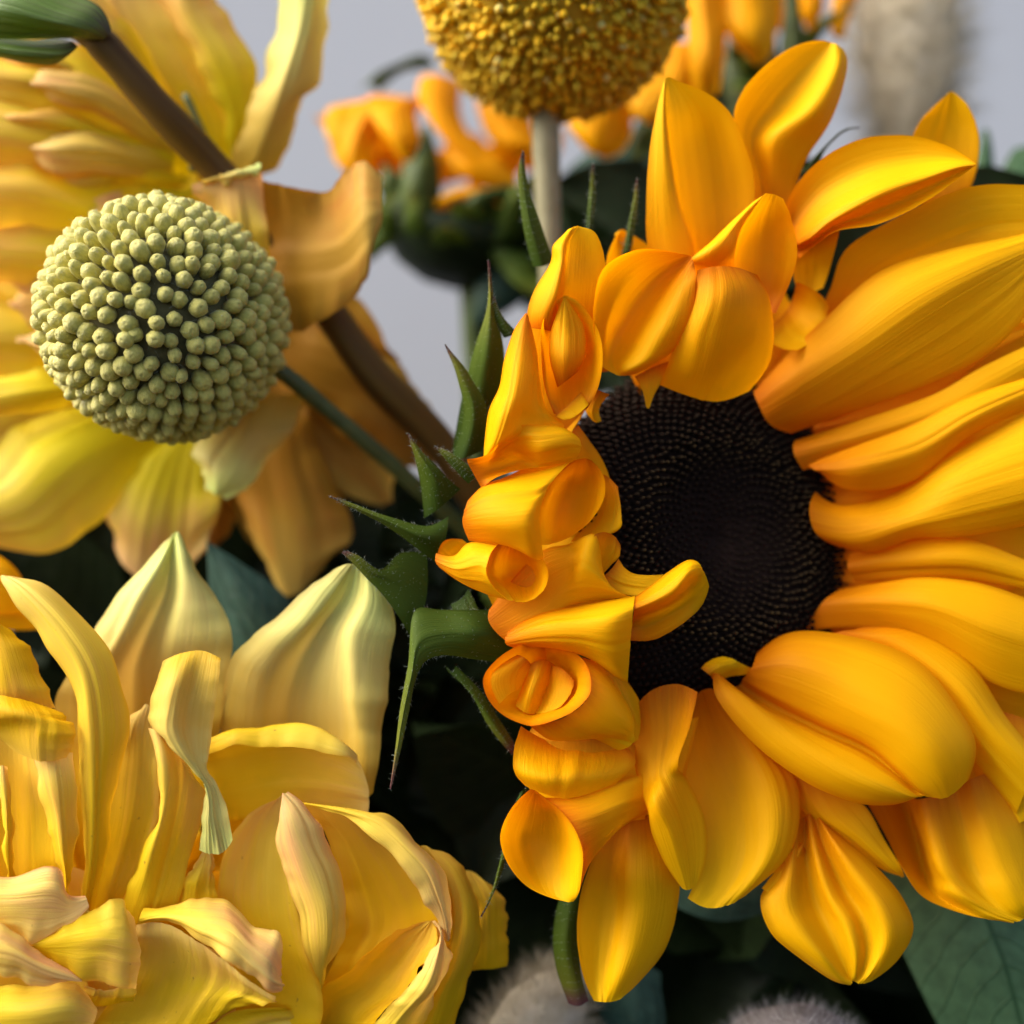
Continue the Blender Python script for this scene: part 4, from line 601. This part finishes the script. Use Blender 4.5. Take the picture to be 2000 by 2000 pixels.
lp(DAHG, [[(405,955,3.9),(420,966,3.8),(435,964,3.9)],[(380,880,4.0),(440,910,3.6),(510,920,4.0)],[(420,820,4.2),(480,840,3.9),(570,840,4.3)],[(480,760,4.6),(520,770,4.5),(600,770,4.7)]])
lp(LILB, [[(520,1110,5.6),(560,1165,5.4),(660,1080,5.6)],[(460,960,5.6),(540,1010,5.2),(690,1040,5.6)],[(450,880,5.8),(530,900,5.5),(630,890,5.8)],[(470,800,6),(530,800,6),(600,800,6)]])
lp(LILB, [[(850,840,6.3),(860,870,6.2),(840,920,6.3)],[(780,720,6.0),(790,800,5.7),(760,900,6.1)],[(640,650,5.8),(670,740,5.6),(640,830,6)],[(540,640,6),(550,700,6),(540,760,6)]])
for y0, y1 in ((60, 330), (250, 520), (450, 700), (640, 900)):
    lp(LIL, [[(-140, y0, 6.2), (-140, (y0+y1)/2, 5.9), (-140, y1, 6.2)], [(20, y0+10, 6.2), (40, (y0+y1)/2, 5.8), (20, y1, 6.2)], [(180, y0*.8+80, 6.4), (200, (y0+y1)*.4+80, 6.1), (180, y1*.8+80, 6.4)], [(360, 340, 6.8), (370, 380, 6.7), (360, 420, 6.8)]])
for k, (q, L) in enumerate([(196, 480), (212, 520), (228, 520), (242, 560), (256, 580), (268, 560), (280, 600), (292, 580), (304, 560), (314, 500), (183, 480), (170, 500), (158, 520), (146, 480), (132, 430), (118, 420), (104, 430), (322, 440)]):
    ca, sa = math.cos(math.radians(q)), -math.sin(math.radians(q)); rows = []; wd = random.uniform(75, 110)
    for t, ww in ((1, .05), (.85, .6), (.6, 1), (.3, .8), (.05, .3)):
        cx, cy = 440 + ca * L * t, 520 + sa * L * t
        z = 7.2 - 1.2 * math.sin(t * 2.2) + (k % 2) * .4
        rows.append([(cx - sa * wd * ww, cy + ca * wd * ww, z), (cx, cy, z + .4), (cx + sa * wd * ww, cy - ca * wd * ww, z)])
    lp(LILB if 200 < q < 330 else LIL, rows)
for k in range(12):
    y = -20 + k * 62; x1 = random.uniform(-60, 120); z = random.uniform(3.9, 4.8); wd = random.uniform(22, 42); yc = 340 + (y - 340) * .25
    lp(random.choice((LIL, LIL, DAHP)), [[(x1, y - 4, z + .2), (x1 - 6, y, z + .1), (x1, y + 4, z + .2)], [(x1 + 60, y - wd + 8, z + .1), (x1 + 60, y + 6, z - .25), (x1 + 55, y + wd, z + .1)], [(x1 + 150, y * .8 + yc * .2 - wd, z + .4), (x1 + 150, y * .8 + yc * .2, z + .1), (x1 + 145, y * .8 + yc * .2 + wd, z + .4)], [(340, yc - 20, z + 1.5), (340, yc, z + 1.4), (340, yc + 20, z + 1.5)]], ruffle=.0007)
# right-hand petals
lp(LILB, [[(745,345,2.9),(745,385,2.8),(742,440,2.9),(718,500,3.0)],[(690,318,3.1),(705,390,2.7),(715,470,2.8),(705,565,3.1)],[(640,372,3.3),(655,440,3.3),(660,520,3.2),(640,620,3.3)],[(560,362,3.3),(580,440,3.6),(590,540,3.6),(580,640,3.5)],[(500,352,3.3),(505,440,3.9),(520,540,4.2),(520,640,4.0)]], rev=True)
lp(LIL, [[(380,360,3.2),(450,345,3.0),(512,338,3.1)],[(400,420,3.4),(470,430,3.1),(520,430,3.2)],[(430,520,3.9),(490,540,3.6),(530,540,3.7)],[(450,620,4.4),(490,620,4.3),(530,620,4.4)]])
lp(DAHG, [[(390,362,3.1),(400,352,3.0),(420,350,3.1)],[(440,352,3.0),(450,340,2.85),(460,348,3.0)],[(500,345,3.0),(508,332,2.9),(514,330,3.0)]], rev=False)
lp(LIL, [[(110,405,4.6),(160,390,4.3),(230,385,4.6)],[(140,440,4.6),(200,430,4.3),(290,400,4.6)],[(200,470,5),(260,460,4.8),(350,420,5)]])
# upright petals
lp(DAHG, [[(540,-80,4.4),(600,-80,4.0),(660,-80,4.4)],[(545,0,4.5),(600,10,4.0),(643,0,4.5)],[(505,140,4.8),(560,150,4.2),(625,130,4.8)],[(475,250,5.1),(520,255,4.7),(590,225,5.1)],[(440,340,5.6),(480,345,5.4),(540,335,5.6)]])
lp(LIL, [[(300,-80,4.6),(350,-80,4.3),(400,-80,4.6)],[(310,0,4.8),(365,10,4.4),(425,0,4.8)],[(370,110,5),(430,110,4.6),(495,130,5)],[(430,220,5.4),(460,220,5.2),(500,200,5.4)],[(440,330,5.9),(460,330,5.9),(480,330,5.9)]])
lp(LIL, [[(120,-80,5.2),(220,-80,4.8),(330,-80,5.2)],[(150,0,5.3),(230,20,4.9),(340,10,5.3)],[(220,120,5.5),(300,110,5.2),(400,130,5.5)],[(320,230,5.8),(380,230,5.7),(440,240,5.8)],[(400,330,6.2),(420,330,6.2),(450,330,6.2)]])
lp(LIL, [[(130,60,5.6),(200,60,5.6),(330,200,5.6)],[(230,200,6),(300,220,6),(400,270,6)],[(330,330,6.4),(380,330,6.4),(430,330,6.4)]])
for q in (-50, -20, 10, 40):
    x2, y2 = 430 + 90 * math.cos(math.radians(q + 180)), 300 + 120 * math.sin(math.radians(q + 215))
    tube('stamen', [(440, 360, 5.6), (425, 320, 5.0), (x2, y2, 4.6)], [.0007, .0006, .0009], STEMG, LF, n=8)
tube('stem', [(460, 480, 6.5), (560, 800, 7.5), (700, 1400, 9)], [.005, .004, .004], STEMG, LF)
# ------------------------------------------------------------------ yellow ball flower, top
YC = P(1083, -42, 5.0); YR = .0268 * 27 / 22 * .99
YB = thing('ball_flower', 'mustard yellow ball-shaped flower head on a pale stem at the top edge', 'ball flower', YC)
ball('core', YC, YR * .95, CRAC, YB)
V, F, T = [], [], []
NY = 3600
for i in range(NY):
    z = 1 - 2 * (i + .5) / NY; rad = math.sqrt(1 - z * z); q = i * 2.399963
    d = Vector((math.cos(q) * rad, math.sin(q) * rad, z)); d = (d + Vector(rng.normal(0, .025, 3))).normalized()
    lump = 1 + .05 * noise.noise(d * 9)
    o = YC + d * YR * .93 * lump; r = .00082 * random.uniform(.7, 1.35); L = random.uniform(.0016, .0034)
    ax = (d + Vector(rng.normal(0, .2, 3))).normalized(); e1 = ax.cross(Vector((.3, .2, .9))).normalized(); e2 = ax.cross(e1)
    tn = np.clip(.5 + .5 * noise.noise(d * 14) + rng.normal(0, .22), 0, 1); k = len(V)
    for s, rr in ((0, .8), (.6, 1.1), (1, .7)):
        for j in range(5):
            a_ = 1.2566 * j; V.append(o + ax * L * s + (e1 * math.cos(a_) + e2 * math.sin(a_)) * r * rr); T.append(tn if s > .3 else tn * .5)
    V.append(o + ax * L * 1.02); T.append(max(0, tn - .3))
    for s in range(2):
        for j in range(5): F.append((k+s*5+j, k+s*5+(j+1) % 5, k+s*5+5+(j+1) % 5, k+s*5+5+j))
    for j in range(5): F.append((k+10+j, k+10+(j+1) % 5, k+15))
mk('floret', V, F, CRAS, YB, col=T, kind='stuff')
tube('stem', [(1065, 150, 5.2), (1068, 300, 5.4), (1075, 480, 5.8), (1090, 800, 6.8), (1120, 1400, 9)], [.0034, .0032, .0030, .0029, .003], STEMP, YB)
# ------------------------------------------------------------------ sunflowers far behind
def far_flower(name, label, loc, petals, bracts, bowl, stem):
    random.seed(5)
    t = thing(name, label, 'sunflower', loc)
    for r in petals: sheet('petal', r, BGP, t, rip=.0003, wob=.0008)
    for r in bracts: sheet('bract', r, GRN, t, rip=.0002, wob=.0008)
    if bowl:
        bcx, bcy, bz = bowl[0]; rb = bowl[2][4][0] / (.22 + bz * .01) * 2200
        for k in range(11):
            q = random.uniform(-1.2, 1.2); x0 = bcx + rb * math.sin(q) * 1.02; z0 = bz - 2.2 * math.cos(q); y0 = bcy + rb * random.uniform(-.05, .35)
            Lb = rb * random.uniform(.4, 1.0); dx = math.sin(q) * random.uniform(.1, .9) + random.uniform(-.4, .4); up = random.choice((-.7, .4, 1, 1)); w_ = rb * .22
            sheet('bract', [[(x0 - w_, y0, z0), (x0, y0, z0 - .25), (x0 + w_, y0, z0)], [(x0 + dx * Lb * .5 - w_ * .8, y0 - up * Lb * .5, z0 - .4), (x0 + dx * Lb * .5, y0 - up * Lb * .5, z0 - .6), (x0 + dx * Lb * .5 + w_ * .8, y0 - up * Lb * .5, z0 - .4)], [(x0 + dx * Lb * 1.2, y0 - up * Lb * .9, z0 - .7)]], GRNB, t, rip=.0002, wob=.0006)
        for k in range(9):
            x0 = bcx + rb * random.uniform(-.95, .95); y0 = bcy - rb * random.uniform(.35, .6); z0 = bz + random.uniform(-.6, 1.2); Lb = rb * random.uniform(.5, .9); dx = (x0 - bcx) / rb + random.uniform(-.3, .3); w_ = rb * .2
            sheet('petal', [[(x0 - w_, y0, z0), (x0, y0 + 5, z0 + .3), (x0 + w_, y0, z0)], [(x0 + dx * Lb * .5 - w_, y0 - Lb * .5, z0 - .3), (x0 + dx * Lb * .5, y0 - Lb * .5, z0), (x0 + dx * Lb * .5 + w_, y0 - Lb * .5, z0 - .3)], [(x0 + dx * Lb, y0 - Lb * .8, z0 - .5)]], BGP, t, rip=.0003, wob=.0008)
    if bowl: lathe('receptacle', P(*bowl[0]), D(*bowl[1]), bowl[2], DARK, t, n=32)
    tube('stem', stem, [.005, .004, .004], GRN, t)
    return t
far_flower('sunflower', 'out-of-focus side-on sunflower with drooping orange petals, left of the pale stem', P(930, 1200, 14),
 [[[(730,190,12),(760,190,11.5),(790,200,12)],[(680,230,11.5),(700,260,11),(730,280,11.5)],[(650,300,11),(690,330,10.8),(730,340,11)],[(700,355,11),(735,365,11),(755,355,11)]],
  [[(740,190,12),(765,195,11.5),(790,200,12)],[(650,210,11.8),(680,240,11.3),(700,270,11.5)],[(632,250,11.5),(650,290,11.3),(668,315,11.5)]],
  [[(790,190,12.5),(820,185,12),(850,190,12.5)],[(725,190,11.5),(765,210,10.8),(815,220,11.5)],[(735,250,10.8),(775,265,10.3),(820,270,10.8)],[(775,310,10.8),(795,318,10.6),(812,305,10.8)]],
  [[(820,150,12.5),(850,145,12),(900,160,12.5)],[(815,190,11.5),(850,200,11),(900,220,11.5)],[(850,250,11),(880,270,10.6),(930,280,11)],[(900,310,11),(940,330,10.6),(990,340,11)],[(990,360,11),(1005,370,11),(1015,365,11)]],
  [[(870,270,11.5),(890,260,11),(940,270,11.5)],[(870,320,11.2),(920,330,10.6),(970,310,11)],[(940,360,11),(980,370,10.8),(1015,350,11)]],
  [[(990,420,11),(990,410,10.6),(985,395,11)],[(920,400,10.8),(925,380,10.4),(930,365,10.8)],[(865,410,10.8),(868,390,10.4),(885,372,10.8)],[(850,408,10.8),(850,398,10.7),(853,388,10.8)]],
  [[(640,260,12.6),(700,230,12.4),(760,220,12.6)],[(650,310,12.2),(700,300,12),(740,300,12.2)]],
  [[(930,180,12.4),(980,190,12),(1030,210,12.4)],[(950,260,12),(1000,270,11.6),(1050,270,12)],[(1010,310,12),(1050,310,11.8),(1080,300,12)]]],
 [[[(790,440,11),(830,440,10.6),(870,430,11)],[(780,360,10.8),(820,360,10.3),(860,350,10.8)],[(800,290,10.8),(825,280,10.6),(850,285,10.8)],[(830,245,11),(834,242,11),(838,245,11)]],
  [[(860,450,11),(900,450,10.6),(960,440,11)],[(900,390,10.8),(940,380,10.3),(990,390,10.8)],[(1000,360,11),(1030,370,11),(1050,390,11)]],
  [[(760,420,11.2),(790,400,10.8),(820,400,11.2)],[(740,370,11.2),(765,350,10.8),(790,350,11.2)],[(748,320,11.2),(752,316,11.2),(757,320,11.2)]],
  [[(700,180,13),(720,165,12.8),(740,180,13)],[(740,140,13),(760,130,12.8),(780,145,13)],[(810,112,13),(840,112,12.8),(850,130,13)]]],
 ((905, 430, 13), (.15, .95, .25), [(.0002, -.0215), (.010, -.020), (.019, -.015), (.025, -.007), (.027, 0), (.024, .002), (.01, .003)]),
 [(930, 560, 13), (935, 800, 13.4), (930, 1200, 14)])
far_flower('sunflower', 'out-of-focus orange sunflower partly hidden behind the mustard yellow ball flower', P(1500, 1200, 14),
 [[[(1330,-60,9.5),(1370,-60,9),(1420,-60,9.5)],[(1340,20,9.2),(1375,30,8.6),(1410,20,9.2)],[(1345,110,9),(1385,120,8.4),(1418,110,9)],[(1360,185,9.2),(1385,195,9),(1410,180,9.2)]],
  [[(1390,-80,9.8),(1460,-80,9.2),(1540,-80,9.8)],[(1400,0,9.4),(1470,10,8.7),(1530,0,9.4)],[(1430,70,9.2),(1475,85,8.7),(1515,70,9.2)],[(1465,120,9.3),(1480,130,9.2),(1495,118,9.3)]],
  [[(1300,80,10),(1340,80,9.6),(1380,90,10)],[(1260,150,9.6),(1310,160,9.1),(1370,170,9.6)],[(1225,200,9.4),(1270,225,9),(1320,225,9.4)],[(1235,232,9.4),(1260,240,9.4),(1290,240,9.4)]],
  [[(1150,140,10.5),(1200,140,10.2),(1250,150,10.5)],[(1115,200,10.2),(1170,215,9.7),(1235,205,10.2)],[(1110,250,10.2),(1170,275,9.7),(1232,260,10.2)],[(1150,300,10.3),(1180,308,10.2),(1215,298,10.3)]],
  [[(1555,-60,10),(1585,-60,9.6),(1612,-60,10)],[(1565,20,10),(1588,25,9.6),(1605,18,10)],[(1575,58,10),(1585,62,10),(1595,56,10)]],
  [[(1640,-60,10.5),(1660,-60,10.3),(1690,-60,10.5)],[(1620,40,10.5),(1640,45,10.3),(1660,40,10.5)],[(1625,70,10.5),(1640,78,10.5),(1650,70,10.5)]]],
 [[[(1420,250,10.5),(1460,240,10),(1510,250,10.5)],[(1415,150,10.4),(1460,150,10),(1520,150,10.4)],[(1430,40,10.4),(1470,40,10.2),(1510,40,10.4)],[(1465,-40,10.5),(1470,-40,10.5),(1475,-40,10.5)]],
  [[(1230,330,10.8),(1290,300,10.4),(1350,320,10.8)],[(1235,260,10.6),(1290,230,10.2),(1350,240,10.6)],[(1260,200,10.8),(1290,180,10.7),(1320,190,10.8)]],
  [[(1500,240,10.8),(1540,230,10.4),(1580,250,10.8)],[(1520,130,10.6),(1550,130,10.3),(1580,140,10.6)],[(1530,-20,10.6),(1545,-20,10.5),(1560,-20,10.6)]]],
 ((1430, 120, 12.5), (.1, .9, .3), [(.0002, -.016), (.008, -.015), (.015, -.012), (.020, -.006), (.022, 0), (.016, .002)]),
 [(1440, 250, 12.8), (1470, 600, 13), (1500, 1200, 14)])
# petals of one more orange flower showing at the left edge
OF = thing('orange_flower', 'orange flower behind the front dahlia, only two petals showing at the left edge', 'flower', P(-60, 1500, 5))
sheet('petal', [[(-80,1060,3.2),(-80,1120,3),(-80,1180,3.2)],[(-20,1075,3.2),(10,1120,3),(0,1200,3.2)],[(30,1110,3.3),(50,1150,3.2),(40,1200,3.3)],[(70,1200,3.4),(76,1215,3.4),(60,1225,3.4)]], BGP, OF)
sheet('petal', [[(-80,1150,3.5),(-80,1200,3.4),(-80,1240,3.5)],[(0,1150,3.5),(20,1190,3.4),(10,1232,3.5)],[(70,1170,3.6),(85,1200,3.6),(75,1230,3.6)]], BGP, OF)
tube('stem', [(-90, 1180, 3.6), (-110, 1300, 4.2), (-60, 1500, 5)], [.004, .003, .003], STEMG, OF)
# ------------------------------------------------------------------ foliage
def leaf(label, rows, mat, **k):
    o = sheet('leaf_blade', rows, mat, None, rip=.0001, wob=.0006, **k)
    o['label'] = label; o['category'] = 'leaf'; o.name = 'leaf'; return o
leaf('bluish dark green leaf with a pointed tip between the two dahlia petals', [[(620,1420,5),(680,1330,4.7),(700,1230,5)],[(480,1330,4.7),(540,1270,4.3),(600,1200,4.7)],[(420,1220,4.5),(470,1180,4.2),(530,1140,4.5)],[(403,1060,4.4),(405,1058,4.4),(408,1060,4.4)]], LEAFB)
leaf('mid-green veined leaf filling the lower right corner', [[(1720,1690,4.2),(1880,1640,3.8),(2100,1700,4.2)],[(1740,1800,3.8),(1900,1770,3.2),(2120,1800,3.8)],[(1790,1920,3.4),(1950,1890,2.9),(2140,1900,3.4)],[(1880,2090,3.2),(2000,2060,2.8),(2140,2060,3.2)]], LEAF)
leaf('dark green leaf under the lowest long sunflower petal', [[(1170,1880,4.2),(1230,1870,4),(1290,1900,4.2)],[(1170,1960,4.1),(1240,1960,3.8),(1297,1980,4.1)],[(1180,2080,4.2),(1230,2080,4),(1290,2080,4.2)]], LEAFB)
leaf('dark green leaf edge between two lower sunflower petals', [[(1300,1760,3.6),(1420,1800,3.4),(1540,1760,3.6)],[(1330,1700,3.6),(1430,1740,3.3),(1530,1690,3.6)],[(1380,1640,3.8),(1430,1650,3.6),(1480,1640,3.8)]], LEAFB)
leaf('blurred dark green leaf right of the pale stem', [[(1020,600,12.5),(1130,640,12),(1260,620,12.5)],[(1040,470,12.2),(1160,480,11.5),(1300,450,12.2)],[(1100,340,12),(1200,350,11.5),(1300,330,12)],[(1220,255,12.3),(1235,252,12.3),(1250,258,12.3)]], LEAFB)
leaf('blurred dark leaf hanging left of the pale stem under the far sunflower', [[(1000,420,12.6),(1030,400,12.3),(1060,430,12.6)],[(960,480,12.2),(1010,500,11.8),(1060,520,12.2)],[(930,560,12),(980,570,11.7),(1030,580,12)],[(920,640,12.2),(926,644,12.2),(932,642,12.2)]], LEAFB)
leaf('blurred green blade standing at the right edge', [[(1900,420,9),(1925,420,8.8),(1950,420,9)],[(1905,330,9),(1925,330,8.8),(1945,330,9)],[(1920,255,9),(1924,252,9),(1930,256,9)]], LEAF)
leaf('blurred broad green leaf at the right edge above the sunflower petal', [[(1930,420,10),(1990,430,9.6),(2080,420,10)],[(1950,350,10),(2000,350,9.6),(2070,340,10)],[(1980,290,10),(2010,285,9.9),(2050,290,10)]], LEAF)
leaf('green leaf at the right edge behind two large petals', [[(1900,760,5.5),(2000,780,5.2),(2120,740,5.5)],[(1930,660,5.4),(2010,670,5.1),(2110,640,5.4)],[(1970,560,5.4),(2020,560,5.2),(2080,560,5.4)]], LEAF)
# the shaded mass of foliage inside the bunch
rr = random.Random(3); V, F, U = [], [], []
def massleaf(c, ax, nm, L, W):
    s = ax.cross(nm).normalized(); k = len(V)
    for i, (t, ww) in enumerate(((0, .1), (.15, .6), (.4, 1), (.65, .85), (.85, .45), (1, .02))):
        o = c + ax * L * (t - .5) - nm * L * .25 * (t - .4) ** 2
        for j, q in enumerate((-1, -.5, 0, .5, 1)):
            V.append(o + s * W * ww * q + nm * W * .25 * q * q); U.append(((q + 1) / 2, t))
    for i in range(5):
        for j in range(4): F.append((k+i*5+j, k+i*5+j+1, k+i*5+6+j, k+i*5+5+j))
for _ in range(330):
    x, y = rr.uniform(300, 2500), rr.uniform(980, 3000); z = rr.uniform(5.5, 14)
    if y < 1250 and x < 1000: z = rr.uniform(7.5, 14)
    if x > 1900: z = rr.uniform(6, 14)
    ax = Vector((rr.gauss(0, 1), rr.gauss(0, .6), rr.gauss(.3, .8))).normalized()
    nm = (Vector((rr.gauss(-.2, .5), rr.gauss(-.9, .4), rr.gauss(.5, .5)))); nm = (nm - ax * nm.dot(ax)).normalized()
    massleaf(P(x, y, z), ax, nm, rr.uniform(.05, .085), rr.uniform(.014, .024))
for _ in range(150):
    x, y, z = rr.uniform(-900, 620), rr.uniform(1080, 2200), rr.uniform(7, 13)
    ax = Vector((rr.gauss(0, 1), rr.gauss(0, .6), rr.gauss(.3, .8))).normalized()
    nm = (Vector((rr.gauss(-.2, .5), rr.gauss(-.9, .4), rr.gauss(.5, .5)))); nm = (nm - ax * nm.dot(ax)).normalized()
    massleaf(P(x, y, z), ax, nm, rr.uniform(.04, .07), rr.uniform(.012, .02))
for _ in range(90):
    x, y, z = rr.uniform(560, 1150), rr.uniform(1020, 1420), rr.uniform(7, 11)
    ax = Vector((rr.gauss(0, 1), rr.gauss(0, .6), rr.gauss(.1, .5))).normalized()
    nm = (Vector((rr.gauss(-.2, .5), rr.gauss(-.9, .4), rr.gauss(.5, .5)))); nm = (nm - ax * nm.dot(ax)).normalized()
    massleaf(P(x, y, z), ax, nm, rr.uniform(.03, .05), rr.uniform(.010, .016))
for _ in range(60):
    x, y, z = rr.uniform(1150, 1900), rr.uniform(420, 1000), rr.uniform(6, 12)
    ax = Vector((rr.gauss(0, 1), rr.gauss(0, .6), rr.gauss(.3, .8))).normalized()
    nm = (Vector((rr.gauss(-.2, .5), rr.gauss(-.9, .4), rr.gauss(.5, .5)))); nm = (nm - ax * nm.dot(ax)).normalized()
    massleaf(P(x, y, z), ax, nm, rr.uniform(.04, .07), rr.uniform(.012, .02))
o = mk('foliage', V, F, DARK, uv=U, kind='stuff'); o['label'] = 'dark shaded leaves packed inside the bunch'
# ------------------------------------------------------------------ fuzzy heads
def fuzzy(name, label, c, axis, r, L, mat, n, hl, hr, cm=None):
    t = thing(name, label, 'seed head', c)
    axis = Vector(axis).normalized()
    lathe('core', c, axis, [(1e-5, L)] + [(r * math.sqrt(max(0, 1 - ((h - .0) / 1) ** 2)) * .8, L * h) for h in np.linspace(.95, -.95, 12)] + [(1e-5, -L)], cm or mat, t, n=20, jitter=.15)
    x = axis.cross(Vector((.2, .9, .3))).normalized(); y = axis.cross(x); it = []
    for _ in range(n):
        h = random.uniform(-.95, 1); q = random.uniform(0, 6.28); rad = r * .78 * math.sqrt(max(0, 1 - h * h))
        d = x * math.cos(q) + y * math.sin(q)
        it.append((c + d * rad + axis * L * h, d * (1 - .4 * max(0, h)) + axis * (.5 + h * .7) + Vector(rng.normal(0, .4, 3)), hl * random.uniform(.5, 1.3)))
    hairs('hair', it, mat, t, r=hr)
    return t
fuzzy('fuzzy_seed_head', 'grey woolly seed head poking up at the bottom edge under the sunflower', P(1560, 2235, 2.2), D(0, 1, .1), .031, .029, FUZZ, 2600, .0028, .00003, FUZC)
f2 = fuzzy('fuzzy_seed_head', 'blurred beige fluffy grass head at the bottom edge beside the dahlia', P(1020, 2060, 3.6), D(.5, .8, 0), .013, .022, FUZB, 3200, .006, .00006)
f3 = fuzzy('grass_plume', 'blurred beige grass plume standing before the grey wall at upper right', P(1775, 60, 11), D(-.05, 1, 0), .0155, .042, FUZB, 3600, .012, .00012)
tube('stem', [(1760, 260, 11), (1740, 420, 11.2), (1700, 800, 12)], [.0015, .0013, .0013], STEMP, f3)
